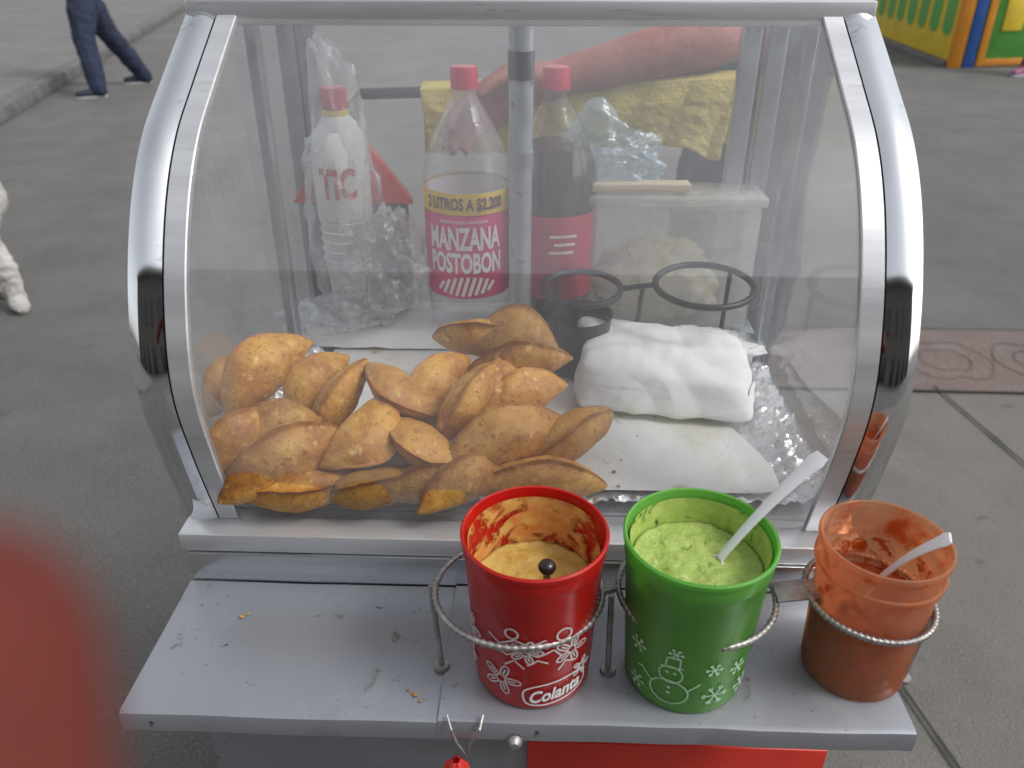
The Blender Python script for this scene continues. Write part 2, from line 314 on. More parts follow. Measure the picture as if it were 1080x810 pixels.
def text_mesh(body,w,h,shear=0,res=3,off=.018):
    cu=bpy.data.curves.new('t','FONT'); cu.body=body; cu.size=1; cu.resolution_u=res; cu.offset=off
    o=bpy.data.objects.new('t',cu); C.objects.link(o); dg=bpy.context.evaluated_depsgraph_get(); me=bpy.data.meshes.new_from_object(o.evaluated_get(dg))
    bm=bmesh.new(); bm.from_mesh(me); bmesh.ops.triangulate(bm,faces=bm.faces)
    vs=[v.co.copy() for v in bm.verts]; fs=[tuple(v.index for v in f.verts) for f in bm.faces]; bm.free()
    bpy.data.objects.remove(o)
    x0=min(v.x for v in vs);x1=max(v.x for v in vs);y0=min(v.y for v in vs);y1=max(v.y for v in vs)
    P=[]
    for v in vs:
        x=((v.x-x0)/(x1-x0)-.5)*w; y=((v.y-y0)/(y1-y0)-.5)*h; P.append((x+shear*y,y))
    return P,fs
def ribbons(lines,w):
    P=[];F=[]
    for ln in lines:
        q=[]
        for i in range(len(ln)-1):
            a=V((*ln[i],0));b=V((*ln[i+1],0)); n=max(1,int((b-a).length/.003))
            for k in range(n): q.append(a.lerp(b,k/n))
        q.append(V((*ln[-1],0))); k0=len(P)
        for i,p in enumerate(q):
            t=(q[min(i+1,len(q)-1)]-q[max(i-1,0)])
            t=t.normalized() if t.length>0 else V((1,0,0)); n=V((-t.y,t.x,0))
            P.append((p+n*w/2)[:2]); P.append((p-n*w/2)[:2])
        for i in range(len(q)-1): a=k0+2*i; F.append((a,a+1,a+3,a+2))
    return P,F
def circ(x,y,r,n=20,a0=0,a1=360,ry=None): return [(x+r*math.cos(R(a0+(a1-a0)*i/n)),y+(ry or r)*math.sin(R(a0+(a1-a0)*i/n))) for i in range(n+1)]
def wrap(PF,c,rfn,x0,z0,rot=0,off=.0006):
    P,F=PF; mb=MB(); vs=[]
    cr,sr=math.cos(rot),math.sin(rot)
    for (x,y) in P:
        X=x*cr-y*sr+x0; Z=x*sr+y*cr+z0; r=rfn(Z)+off; a=X/rfn(Z); vs.append(V(c)+V((r*math.sin(a),-r*math.cos(a),Z)))
    mb.add(vs,F); return mb

# ------------------------------------------------------------------ setting
def sheet(name,poly,z,m,**kw):
    return MB().add([(p[0],p[1],z) for p in poly],[tuple(range(len(poly)))]).build(name,m,kind='structure',**kw)
sheet('ground',[(-250,-250),(250,-250),(250,250),(-250,250)],0,M['asphalt'])
sheet('pavement',[(.05,-2),(6,-2),(6,2.55),(.05,2.55)],.004,M['concrete'])
sheet('red_paving_strip',[(.3,2.56),(6,2.50),(6,3.08),(.3,3.06)],.008,M['redtile'])
jm=MB()
def gline(mb,a,b,w=.012,z=.012):
    a=V(a);b=V(b); a.z=b.z=z; t=(b-a).normalized(); n=V((-t.y,t.x,0))*w/2; N=30; L=(b-a).length
    for i in range(N):
        p=a.lerp(b,i/N); q=a.lerp(b,(i+1)/N); k1=.6+.7*abs(noise.noise(p*9)); k2=.6+.7*abs(noise.noise(q*9)); mb.add([p-n*k1,q-n*k2,q+n*k2,p+n*k1],[(0,1,2,3)])
g0=pz(985,410,0); g1=pz(1080,492,0); gline(jm,g0,g0+(g1-g0)*3)
g0=pz(950,728,0); g1=pz(1010,815,0); gline(jm,g0-(g1-g0)*.3,g0+(g1-g0)*2.2,z=.013)
gline(jm,(.3,2.553,0),(6,2.493,0),.014,z=.014); gline(jm,(.3,3.066,0),(6,3.086,0),.010)
jm.build('paving_joints',M['joint'],kind='structure')
rm=MB()
for i in range(14):
    x=.5+i*.36; y=2.80-(x-.3)*.004
    for s in (1,.55):
        for k in range(16):
            a0=2*math.pi*k/16; a1=2*math.pi*(k+1)/16
            f=lambda a: V((x+.15*s*math.cos(a)*(1+.15*math.cos(2*a)),y+.17*s*math.sin(a)*(1-.2*math.cos(4*a)),0))
            p,q=f(a0),f(a1); t_=(q-p).normalized(); n=V((-t_.y,t_.x,0))*.0045*(.4+abs(noise.noise(p*7))); z_=V((0,0,.012)); rm.add([p-n+z_,q-n+z_,q+n+z_,p+n+z_],[(0,1,2,3)])
rm.build('paving_relief',M['redrelief'],kind='structure')
a=pz(0,133,0); b=pz(200,8,0); d=(b-a).normalized(); a=a-d*12; b=b+d*40; n=V((-d.y,d.x,0))
MB().prism([a,b,b+n*.16,a+n*.16],0,.13).build('kerb',M['kerb'],kind='structure',bevel=.012)
MB().prism([a+n*.163,b+n*.163,b+n*14,a+n*14],0,.125).build('far_pavement',M['walk'],kind='structure')

# ------------------------------------------------------------------ cart
CY=.8
cart=thing('food_cart',(0,CY,0),'steel street food cart with a curved glass display case and a grey front shelf','food cart')
PR=spline([(0,.596,.9395),(0,.5744,1.0223),(0,.5642,1.0936),(0,.5822,1.1617),(0,.6187,1.2273),(0,.6634,1.2757),(0,.7216,1.3130),(0,.801,1.3595)],12)
PN=[]
for i in range(len(PR)):
    t=(PR[min(i+1,len(PR)-1)]-PR[max(i-1,0)]).normalized(); PN.append(V((0,-t.z,t.y)))
def sweep(section,sx):
    mb=MB(); n=len(section); vs=[]; fs=[]
    for p,nn in zip(PR,PN):
        for (x,o) in section: q=p+nn*o; vs.append((x*sx,q.y,q.z))
    for i in range(len(PR)-1):
        for k in range(n): fs.append((i*n+k,i*n+(k+1)%n,(i+1)*n+(k+1)%n,(i+1)*n+k))
    fs.append(tuple(range(n))); fs.append(tuple((len(PR)-1)*n+k for k in range(n)))
    return mb.add(vs,fs)
band=[(.3130,-.045),(.3130,-.0015)]+[(.3130-.0278*i/18,-.0010+.0044*math.sin(math.pi*(.06+.88*i/18))) for i in range(19)]+[(.2852,-.003),(.3110,-.003),(.3110,-.045)]
for sx in (-1,1):
    fr=sweep(band,sx).build('side_frame',M['chrome'],cart,smooth=True,ang=24)
    sweep([(.2838,-.006),(.2838,-.0002),(.2830,.0008),(.2665,.0008),(.2655,-.0002),(.2655,-.006)],sx).build('inner_trim',M['alu'],fr,smooth=True,ang=28)
    sweep([(.2850,-.006),(.2850,-.0022),(.2841,-.0022),(.2841,-.006)],sx).build('seal',M['rubber'],fr)
mb=MB(); NP=len(PR)
def gfn(u,v):
    i=min(int(round(v*(NP-1))),NP-1); q=PR[i]-PN[i]*.002; return (-.265+.530*u,q.y,q.z)
mb.grid(gfn,25,NP)
mb.build('curved_glass',M['glass'],cart,smooth=True,ang=180)
for sx in (-1,1):
    poly=[V((sx*.3,p.y+.012,p.z)) for p in PR]+[V((sx*.3,1.035,1.352)),V((sx*.3,1.035,.94))]
    MB().add(poly,[tuple(range(len(poly)))]).build('side_glass',M['glass2'],cart)
MB().box(-.3125,.3125,.798,.834,1.350,1.372).build('top_bar',M['alu'],cart,bevel=.0025)
MB().box(-.30,.30,.8345,1.06,1.356,1.360).build('roof_panel',M['roofglass'],cart)
MB().box(-.3145,.3145,.5705,.612,.919,.9390).build('bottom_rail',M['alu'],cart,bevel=.0025)
MB().box(-.3085,.3085,.5690,.598,.8835,.9180).build('base_panel',M['steel'],cart,bevel=.0012)
MB().box(-.303,.303,.6125,1.05,.925,.942).build('deck',M['steel_in'],cart)
MB().box(-.298,.298,.955,1.027,.9425,.972).build('rear_ledge',M['steel_in'],cart,bevel=.002)
for x in (-.292,.292,.262,-.268):
    MB().box(x-.011,x+.011,1.028 if abs(x)>.28 else 1.031,1.050,.9425,1.355).build('rear_post',M['steel_in'],cart,bevel=.002)
for sx in (-1,1):
    MB().box(sx*.2965-.003,sx*.2965+.003,.612,.90,.9425,.958).build('side_rail',M['steel_in'],cart)
    MB().box(sx*.293-.006,sx*.293+.006,.905,.925,.9425,1.355).build('side_post',M['steel_in'],cart,bevel=.0015)
MB().box(-.28,.28,1.052,1.06,1.335,1.354).build('rear_header',M['steel_in'],cart)
seam=pz(470,700,.8857).x
def shsheet(x0,x1,z):
    sec=[(.5680,z),(.50,z),(.424,z),(.4195,z-.0015),(.418,z-.006),(.418,z-.019),(.4205,z-.019),(.4205,z-.007),(.426,z-.003),(.5680,z-.003)]
    n=len(sec); m=MB(); N=40; vs=[];fs=[]
    for i in range(N+1):
        x=x0+(x1-x0)*i/N
        for (y,zz) in sec: vs.append((x,y+(.0008*noise.noise(V((x*22,1,1))) if y<.43 else 0),zz+.0006*math.sin(x*31+y*40)*(1 if y<.5 else .2)+.0006*noise.noise(V((x*18,y*18,2)))))
    for i in range(N):
        for k in range(n): fs.append((i*n+k,i*n+(k+1)%n,(i+1)*n+(k+1)%n,(i+1)*n+k))
    return m.add(vs,fs)
shelf=shsheet(-.311,seam+.01,.8845).build('shelf',M['galv'],cart,smooth=True,ang=50)
shsheet(seam,.311,.8866).build('shelf_overlap_sheet',M['galv'],shelf,smooth=True,ang=50)
p=py_(543,781,.4165)
b_=MB(); b_.lathe([(.0001,.006),(.0035,.006),(.006,.003),(.006,0),(.0001,0)],12); b_.v=[V((p.x+v.x,p.y-v.z,p.z+v.y)) for v in b_.v]; b_.build('bolt',M['wire'],shelf,smooth=True)
MB().box(-.295,.295,.603,1.045,.8665,.924).build('upper_body',M['galv'],cart,bevel=.004)
cab=MB().box(-.305,.305,.52,1.045,.33,.8625).build('cabinet',M['galv'],cart,bevel=.004)
dr=MB().box(.012,.300,.5125,.5190,.37,.740).build('door',M['redpaint'],cab,bevel=.002,label='red cabinet door under the shelf')
MB().tube([(.05,.5120,.55),(.05,.497,.55),(.05,.497,.62),(.05,.5120,.62)],.004).build('door_handle',M['wire'],cab)
for (x,y) in ((-.27,.60),(.27,.60),(-.27,.98),(.27,.98)):
    sx=1 if x>0 else -1
    w=MB(); w.lathe([(.05,-.018),(.105,-.02),(.122,-.012),(.125,0),(.122,.012),(.105,.02),(.05,.018)],28)
    w.v=[V((x+sx*.06+v.z,y+v.x,.125+v.y)) for v in w.v]; wh=w.build('wheel',M['rubber'],cart,smooth=True)
    h=MB(); h.lathe([(.0001,-.012),(.05,-.014),(.052,0),(.05,.014),(.0001,.012)],20); h.v=[V((x+sx*.06+v.z,y+v.x,.125+v.y)) for v in h.v]; h.build('hub',M['steel'],wh,smooth=True)
    MB().tube([(x+sx*.06,y,.125),(x,y,.125),(x,y,.33)],.009).build('wheel_strut',M['wire'],cart,smooth=True)
r0=py_(372,99,1.13); r1=py_(786,88,1.13)
MB().tube([(r0.x,1.06,r0.z-.26),(r0.x,1.12,r0.z-.2),(r0.x,1.13,r0.z-.01),(r0.x+.01,1.13,r0.z),(r1.x-.01,1.13,r1.z),(r1.x,1.13,r1.z-.01),(r1.x,1.12,r1.z-.2),(r1.x,1.06,r1.z-.26)],.0075,12).build('push_rail',M['blackwire'],cart,smooth=True)

p=py_(549,200,.90)
pt=thing('umbrella_pole',(p.x,.90,.952),'grey steel umbrella pole rising through the middle of the glass case','pole')
MB().tube([(p.x,.90,.956),(p.x,.90,2.35)],.0130,24).build('tube',M['pole'],pt,smooth=True)
MB().tube([(p.x,.90,1.20),(p.x,.90,1.215)],.0148,24).build('collar',M['steel_in'],pt,smooth=True)
MB().tube([(p.x,.90,1.29),(p.x,.90,1.318)],.0142,24).build('tape_wrap',M['blackwire'],pt,smooth=True)

# ------------------------------------------------------------------ foil, paper
def foilfn(u,v):
    x=-.288+.578*u; y=.614+.333*v; e=max(0,(abs(x)-.244)/.045); fy=max(0,(.644-y)/.024)
    z=.9455+.0018*noise.noise(V((x*40,y*40,0)))
    amp=.010*e+.0075*fy
    z+=amp*(.5+abs(noise.noise(V((x*60,y*60,3))))*1.4+.8*abs(noise.noise(V((x*120,y*120,9)))))+.012*e*e
    return (x,y,z)
MB().grid(foilfn,220,130).build('foil_sheet',M['foil'],smooth=True,ang=22,label='crinkled aluminium foil lining the floor of the glass case',cat='foil')
def papfn(u,v):
    y=.636+.314*v; xr=.258-.076*v+.005*math.sin(v*9)-.006*max(0,.12-v)/.12; xl=-.268+.02*v
    x=xl+(xr-xl)*u; e=max(0,(x-.225)/.05)
    z=.9512+.0018*noise.noise(V((x*10,y*10,1)))+.0009*noise.noise(V((x*40,y*30,4)))+ .004*max(0,u-.95)/.05*abs(noise.noise(V((y*30,2,2))))+.006*e
    return (x,y,z)
MB().grid(papfn,120,80).build('paper_sheet',M['paper'],smooth=True,ang=180,label='large white paper sheet with grease spots under the fried pastries',cat='paper')
def pap2(u,v):
    a=py_(300,340,.955).x; b=py_(612,340,.955).x; x=a+(b-a)*u; y=.930+.105*v
    z=.9745+.003*noise.noise(V((x*25,y*25,8)))+.0015*noise.noise(V((x*70,y*60,8)))
    if v<.18: z-= (1-v/.18)**1.5*.020
    return (x,y,z)
MB().grid(pap2,70,30).build('ledge_paper',M['tissue'],smooth=True,ang=180,label='white paper spread on the rear ledge under the soda bottles',cat='paper')

# ------------------------------------------------------------------ empanadas
def empanada(A,B,phi,seed,wid=.46,th=.17,label=''):
    A=V(A);B=V(B); ex=(B-A); L=max(ex.length,.086)*1.17; ex.normalize(); h=ex.cross(ZU).normalized(); up=h.cross(ex).normalized()
    ey=h*math.cos(R(phi))+up*math.sin(R(phi)); ez=ex.cross(ey); c=(A+B)/2; W=L*wid*.97; T=L*th*1.12
    nu,nv=68,40; mb=MB(); vs=[]; ed=[]; bend=random.uniform(-.06,.06)*L; skew=random.uniform(-.10,.10); ex1=random.uniform(.76,.90)
    for i in range(nu):
        u=-math.cos(math.pi*i/(nu-1))*.998; k=max(0,1-abs(u)**1.9)
        us=u+skew*(1-u*u)
        ye=W*k**ex1; y0=-.06*L*k**.9; t=T*k**.76
        for j in range(nv):
            a=2*math.pi*j/nv; s=(1-math.cos(a))/2; sg=math.sin(a)
            ss=min(1,s/.91); f=(ss**.45)*((1-ss)**.62)*1.64
            z=t*f*(1 if sg>0 else -.85)+ (.0013*k**.3*(1 if sg>0 else -1)*(1 if .02<s<.985 else 0))
            y=y0+(ye-y0)*s
            q=V((us*L/2,y-.33*W,z)); q.z+=bend*u*u
            bl_=max(0,noise.noise(q*75+V((seed,2,7)))-.2)*.0022
            q.z+=bl_*(1 if sg>0 else -1)
            q+=noise.noise_vector(q*24+V((seed*3.1,0,0)))*.0024+noise.noise_vector(q*85+V((seed,5,0)))*.0008+noise.noise_vector(q*220+V((seed,9,0)))*.00035
            vs.append(c+ex*q.x+ey*q.y+ez*q.z); ed.append(max(0,(s-.78)/.22)*.9+max(0,abs(u)-.78)*2.4+ (.5 if s<.1 else 0))
    fs=[]
    for i in range(nu-1):
        for j in range(nv): fs.append((i*nv+j,i*nv+(j+1)%nv,(i+1)*nv+(j+1)%nv,(i+1)*nv+j))
    fs.append(tuple(range(nv))); fs.append(tuple((nu-1)*nv+j for j in range(nv)))
    mb.add(vs,fs); return mb.build('empanada',M['emp'],smooth=True,ang=180,edge=ed,label=label,cat='empanada',group='fried half moon empanadas piled in the glass case')
FZ=.953
EMP=[
((224,420,.035),(270,378,.070),80,.5,.17,'browned empanada mostly hidden behind the tall one at the upper left of the pile'),
((236,430,.035),(314,354,.085),108,.46,.21,'tall golden empanada leaning upright at the upper left corner of the pile'),
((304,442,.035),(356,372,.085),108,.48,.20,'upright empanada just right of the tall upper left one'),
((334,454,.040),(379,382,.090),66,.44,.21,'slim upright empanada third from the left in the back row'),
((244,476,.040),(324,434,.065),100,.48,.20,'small golden empanada tip between the leaning one and the broad front left one'),
((200,500,.035),(292,434,.065),78,.5,.21,'dark brown empanada touching the left glass'),
((234,512,.035),(362,448,.058),72,.42,.21,'broad blistered empanada lying across the front left of the pile'),
((246,522,.018),(374,510,.018),30,.36,.18,'flat brown empanada at the very front left bottom of the pile'),
((364,520,.020),(434,504,.020),45,.48,.21,'small reddish empanada end at the front, beside the flat front left one'),
((362,486,.045),(412,430,.070),-10,.56,.20,'pale wedge shaped empanada in the middle just behind the small reddish end'),
((388,390,.088),(454,436,.058),25,.54,.20,'golden empanada with its round edge toward the glass, centre of the back row'),
((436,440,.045),(486,372,.085),115,.48,.20,'upright empanada right of the centre back row one'),
((418,448,.055),(474,490,.040),28,.56,.22,'stubby empanada in the middle of the front row'),
((466,458,.050),(514,386,.098),62,.44,.21,'steep empanada leaning with a speckled side, just left of the small stack'),
((512,440,.045),(532,384,.080),95,.5,.22,'shaded empanada wedged behind the steep speckled one'),
((468,480,.046),(594,440,.062),92,.39,.21,'long light golden empanada lying across the front right of the pile'),
((524,430,.050),(577,402,.068),90,.50,.24,'short thick empanada under the stack of three'),
((498,386,.078),(598,374,.088),64,.42,.16,'pale edged empanada at the bottom of the rear stack'),
((458,354,.065),(558,356,.078),50,.42,.16,'brown empanada on the left of the rear stack'),
((496,352,.075),(588,364,.080),120,.52,.19,'round browned empanada on top at the very back of the pile'),
((560,486,.038),(642,428,.062),50,.46,.21,'orange brown empanada at the right end of the pile'),
((508,504,.028),(634,502,.026),66,.36,.18,'long pale empanada lying lowest at the front right behind the red cup'),
((453,520,.024),(522,492,.032),80,.48,.21,'blunt empanada at the front centre beside the long pale lowest one'),
((424,510,.020),(488,502,.020),60,.5,.2,'small brown empanada low at the front centre'),
((392,460,.022),(470,440,.022),70,.5,.2,'shaded empanada in the hollow at the middle of the pile'),
((470,415,.020),(550,405,.025),70,.5,.2,'shaded empanada beneath the rear stack'),
((270,455,.016),(350,445,.016),70,.5,.2,'shaded empanada under the upright ones on the left'),
((340,470,.018),(400,455,.018),80,.5,.2,'shaded empanada under the slim upright one'),
]
for i,(a,b,phi,w,t,l) in enumerate(EMP):
    empanada(pz(a[0],a[1],FZ+a[2]),pz(b[0],b[1],FZ+b[2]),phi,i*1.7,w,t,l)

# ------------------------------------------------------------------ paper bundle
def bundle():
    mb=MB(); bm=bmesh.new(); bmesh.ops.create_icosphere(bm,subdivisions=6,radius=1)
    c=pz(699,405,FZ+.002); rot=Matrix.Rotation(R(-8),3,'Z'); vs=[]
    def tri(x): return abs((x%1)-.5)*2
    for v in bm.verts:
        n=v.co.normalized()
        e=9; k=((abs(n.x)**e+abs(n.y)**e)**(7/e)+abs(n.z)**7)**(-1/7); q=n*k
        s=V((.101,.078,.0255)); p=V((q.x*s.x*(1-.06*q.z),q.y*s.y*(1-.13*q.z),q.z*s.z+.0255))
        p.x-=.010*(q.y>0)*q.y; p.x+=.006*q.x*q.y
        if q.z>.2: p.z+=-.006*q.x+.003*math.cos(q.y*1.8)*math.cos(q.x*1.6)
        # flat facets meeting at creases: piecewise linear waves on warped coordinates
        wv=noise.noise_vector(p*9+V((2,5,1)))*.05
        a1=tri((p.x*.9+p.y*.5+p.z*.8+wv.x)/.062+.3); a2=tri((p.x*.5-p.y*1.0+p.z*.6+wv.y)/.047+.1); a3=tri((p.x*1.1+p.y*.2-p.z*.9+wv.z)/.033)
        off=.0030*(a1-.5)+.0022*(a2-.5)+.0010*(a3-.5)+noise.noise(p*10)*.003
        p+=n*off; p.z=max(p.z,.0008)
        vs.append(c+rot@p)
    mb.add(vs,[tuple(v.index for v in f.verts) for f in bm.faces]); bm.free()
    mb.build('paper_bundle',M['tissue'],smooth=True,ang=16,label='crumpled white paper bundle on the right side of the case',cat='paper bundle')
bundle()

# ------------------------------------------------------------------ bottles
LZ=.978
def bottle(px,label,liquid,capm,labm):
    p=py_(px,250,.985); c=V((p.x,.985,LZ)); t=thing('soda_bottle',c,label,'bottle')
    prof=[(.0001,.006),(.030,.004),(.040,0),(.048,.004),(.052,.014),(.0535,.03),(.0535,.045),(.0525,.048),(.0525,.176),(.0535,.180),(.053,.192),(.049,.212),(.041,.234),(.030,.255),(.021,.270),(.0145,.280),(.0135,.286),(.0160,.288),(.0160,.291),(.0130,.2925),(.0130,.298)]
    MB().lathe(prof,56,c).build('bottle_body',M['petd'] if liquid else M['pet'],t,smooth=True)
    MB().lathe([(.0148,.2885),(.0158,.289),(.0158,.311),(.0145,.3135),(.0001,.314)],40,c,wob=lambda a,r,z:1+.02*math.cos(a*20)*(r>.015)).build('cap',capm,t,smooth=True)
    lb=MB().lathe([(.0532,.046),(.0538,.047),(.0538,.152)],64,c).build('label_wrap',labm,t,smooth=True)
    rf=lambda z:.0540
    if liquid:
        MB().lathe([(.0001,.008),(.039,.004),(.0505,.016),(.0520,.03),(.0518,.17),(.0520,.184),(.0515,.194),(.0475,.212),(.0425,.226),(.0001,.226)],48,c).build('dark_drink',M['cola'],t,smooth=True)
        for (x,z,w_) in ((.012,.128,.034),(.014,.118,.026),(.010,.108,.030)): wrap(ribbons([[(-w_/2,0),(w_/2,0)]],.0035),c,rf,x,z).build('label_print',M['print'],lb)
    else:
        MB().lathe([(.0518,.050),(.0518,.176)],56,c).build('label_inside',M['labelback'],lb,smooth=True)
        MB().lathe([(.0540,.153),(.0540,.178),(.0534,.179)],64,c).build('label_band',M['yellowlabel'],t,smooth=True)
        wrap(text_mesh('2 LITROS A $2.200',.100,.0170,off=.03),c,rf,0,.1655,off=.0012).build('label_lettering',M['navyprint'],lb)
        wrap(text_mesh('MANZANA',.094,.029,off=.035),c,rf,0,.124,off=.0010).build('label_lettering',M['white'],lb)
        wrap(text_mesh('POSTOBON',.094,.027,off=.035),c,rf,0,.093,off=.0010).build('label_lettering',M['white'],lb)
        wrap(text_mesh('BEBIDA SABOR A MANZANA',.06,.004),c,rf,0,.1450,off=.0010).build('label_lettering',M['white'],lb)
        L=[]
        for i in range(9):
            x=-.032+.008*i; y0=-.012*math.sqrt(max(0,1-(x/.036)**2)); y1=.013*math.sqrt(max(0,1-(x/.036)**2)); L.append([(x-.004,y0),(x+.004,y1)])
        wrap(ribbons(L,.0042),c,rf,0,.062,off=.0010).build('label_print',M['white'],lb)
    return t
bottle(494,'clear soda bottle with a pink and yellow lettered label and a red cap',False,M['redcap'],M['pinklabel'])
bottle(583,'dark cola filled bottle with a maroon label, right of the pole',True,M['redcap'],M['darklabel'])

p=py_(362,200,.99); c=V((p.x,.99,LZ))
cs=thing('cup_stack',c,'white bottle with red letters and red cap standing on nested cups behind the left glass','cup stack')
cm=MB()
for i in range(5): z=i*.0125; cm.lathe([(.024+.0002*i,z),(.032,z+.080),(.0335,z+.0815),(.032,z+.083),(.029,z+.080)],32,c)
cm.build('cups',M['white'],cs,smooth=True)
MB().lathe([(.0330,.134),(.0345,.138),(.0345,.214),(.030,.236),(.020,.250),(.014,.262),(.0001,.264)],32,c).build('printed_bottle',M['white'],cs,smooth=True)
MB().lathe([(.0150,.2645),(.0155,.266),(.0155,.286),(.0140,.289),(.0001,.289)],28,c).build('cap',M['redcap'],cs,smooth=True)
MB().lathe([(.0158,.2550),(.0162,.2560),(.0162,.2630),(.0155,.2640)],28,c).build('neck_band',M['yellowlabel'],cs,smooth=True)
wrap(text_mesh('TIC',.046,.038,off=.03),c,lambda z:.0346,.002,.182,off=.001).build('lettering',M['redprint'],cs)
def crumple(name,c,sx,sy,sz,m,label,cat,seed=0,amp=.25,fl=.5,sub=5,ears=(),hi=.35,ang=38,parent=None):
    mb=MB(); bm=bmesh.new(); bmesh.ops.create_icosphere(bm,subdivisions=sub,radius=1); vs=[]
    for v in bm.verts:
        n=v.co.normalized(); q=n*1.9+V((seed,seed*2.3,0))
        k=1+amp*noise.noise(q)+amp*.8*(abs(noise.noise(q*2.1))-.2)+amp*hi*noise.noise(q*5)
        p=V((n.x*sx*k,n.y*sy*k,n.z*sz*k))
        for (ax,ay,az,w,h) in ears:
            d=n.dot(V((ax,ay,az)).normalized())
            if d>w: p+=V((ax,ay,az)).normalized()*h*((d-w)/(1-w))**1.5
        if p.z<-sz*fl: p.z=-sz*fl+(p.z+sz*fl)*.1
        vs.append(V(c)+p+V((0,0,sz*fl)))
    mb.add(vs,[tuple(v.index for v in f.verts) for f in bm.faces]); bm.free()
    return mb.build(name,m,parent,smooth=True,ang=ang,label=label,cat=cat)
cb=py_(362,200,.99)
crumple('bag_over_cups',(cb.x,.99,.975),.047,.044,.152,M['bag'],'clear plastic bag wrapped around the white bottle and cups','plastic bag',seed=3,amp=.26,fl=.95,ears=((-.1,0,1,.72,.045),(.35,0,.8,.9,.02)),hi=.35,ang=50)
p=py_(405,262,.955); crumple('crumpled_bag',(p.x,.955,1.005),.052,.035,.06,M['bag'],'crumpled clear plastic bag between the cup stack and the soda bottle','plastic bag',seed=8,amp=.45,fl=.8,ears=((.2,0,1,.8,.03),),hi=.3,ang=50)
p=py_(345,292,.94); crumple('crumpled_bag',(p.x,.945,.977),.06,.03,.02,M['bag'],'flattened clear plastic bag on the ledge in front of the cups','plastic bag',seed=5,amp=.5,fl=.8,hi=.3,ang=50)
ap=py_(352,128,1.02); bl=py_(312,210,1.02); br=py_(440,212,1.02); zb=LZ
rc=MB(); apx=V((ap.x+.015,1.02,ap.z))
rc.add([V((bl.x,1.0,bl.z)),V((br.x,1.0,bl.z)),V((br.x-.01,1.045,bl.z)),V((bl.x+.01,1.045,bl.z)),apx+V((-.006,-.006,0)),apx+V((.006,-.006,0)),apx+V((.006,.006,0)),apx+V((-.006,.006,0))],
  [(0,3,2,1),(4,5,6,7),(0,1,5,4),(1,2,6,5),(2,3,7,6),(3,0,4,7)])
rt=thing('red_container',((bl.x+br.x)/2,1.02,zb),'red container with a sloping pointed lid behind the bagged cups','container')
rc.build('pointed_lid',M['redplastic'],rt,bevel=.003)
MB().box(bl.x+.012,br.x-.012,1.003,1.026,zb,bl.z-.001).build('base_box',M['smoke'],rt,bevel=.004)

b0=py_(612,250,.99).x; b1=py_(795,250,.99).x; zt=py_(700,196,.985).z
fb=thing('plastic_food_box',((b0+b1)/2,1.0,.9725),'large translucent plastic food box at the back right of the case','food box')
MB().box(b0,b1,.958,1.027,.974,zt-.02).build('tub',M['box'],fb,bevel=.010)
MB().box(b0-.004,b1+.004,.954,1.030,zt-.019,zt-.006).build('lid',M['box'],fb,bevel=.005)
crumple('food_contents',((b0+b1)/2-.012,.993,.980),.082,.026,.056,M['boxfood'],None,None,seed=31,amp=.25,fl=.85,parent=fb)
s0=py_(613,197,.975); s1=py_(728,190,.975)
MB().obox(V(((s0.x+s1.x)/2,.972,zt+.003)),V((1,.02,0)).normalized(),V((-.02,1,0)).normalized(),ZU,(s1.x-s0.x)/2,.011,.005).build('wooden_paddle',M['wood'],bevel=.002,label='flat pale wooden paddle lying on the translucent food box',cat='paddle')
p=py_(642,150,1.01); crumple('blue_tinted_bag',(p.x,1.005,zt-.002),.066,.035,.040,M['bluebag'],'crumpled blue tinted plastic bag on top of the translucent food box','plastic bag',seed=12,amp=.36,fl=.7,ears=((-.1,0,1,.85,.035),),hi=.25,ang=50)
RY=.888
t=thing('black_ring_holder',(0,0,0),'black wire holder with two empty rings in front of the translucent food box','ring holder')
ca=py_(614,304,RY); cbb=py_(743,301,RY); base=V(((ca.x+cbb.x)/2,RY,.9525)); t.location=base; WL[t.name]=base
for (cc,rr) in ((ca,.0455),(cbb,.0570)):
    MB().tube([cc+V((rr*math.cos(a),rr*math.sin(a)*.93,rr*math.sin(a)*.10)) for a in [2*math.pi*i/48 for i in range(48)]],.0040,10,closed=True).build('ring',M['blackwire'],t,smooth=True)
MB().tube([ca+V((.0455,0,0)),cbb-V((.0570,0,0))],.0034).build('link_rod',M['blackwire'],t,smooth=True)
for q in (ca+V((-.03,.034,.003)),cbb+V((.038,.040,.003)),(ca+cbb)/2):
    MB().tube([q,V((q.x,.938,.9545))],.0028).build('leg',M['blackwire'],t,smooth=True)
MB().lathe([(.0001,0),(.030,0),(.033,.004),(.039,.070),(.041,.072),(.038,.071),(.031,.006),(.0001,.005)],32,(ca.x-.002,ca.y-.003,.9560)).build('dark_cup',M['blackpl'],smooth=True,label='black plastic cup standing inside the left black ring',cat='cup')
p=py_(744,335,.92)
crumple('folded_napkins',(p.x,.912,.955),.070,.028,.022,M['tissue'],'white napkins heaped under the right black ring','napkins',seed=21,amp=.3,fl=.8)

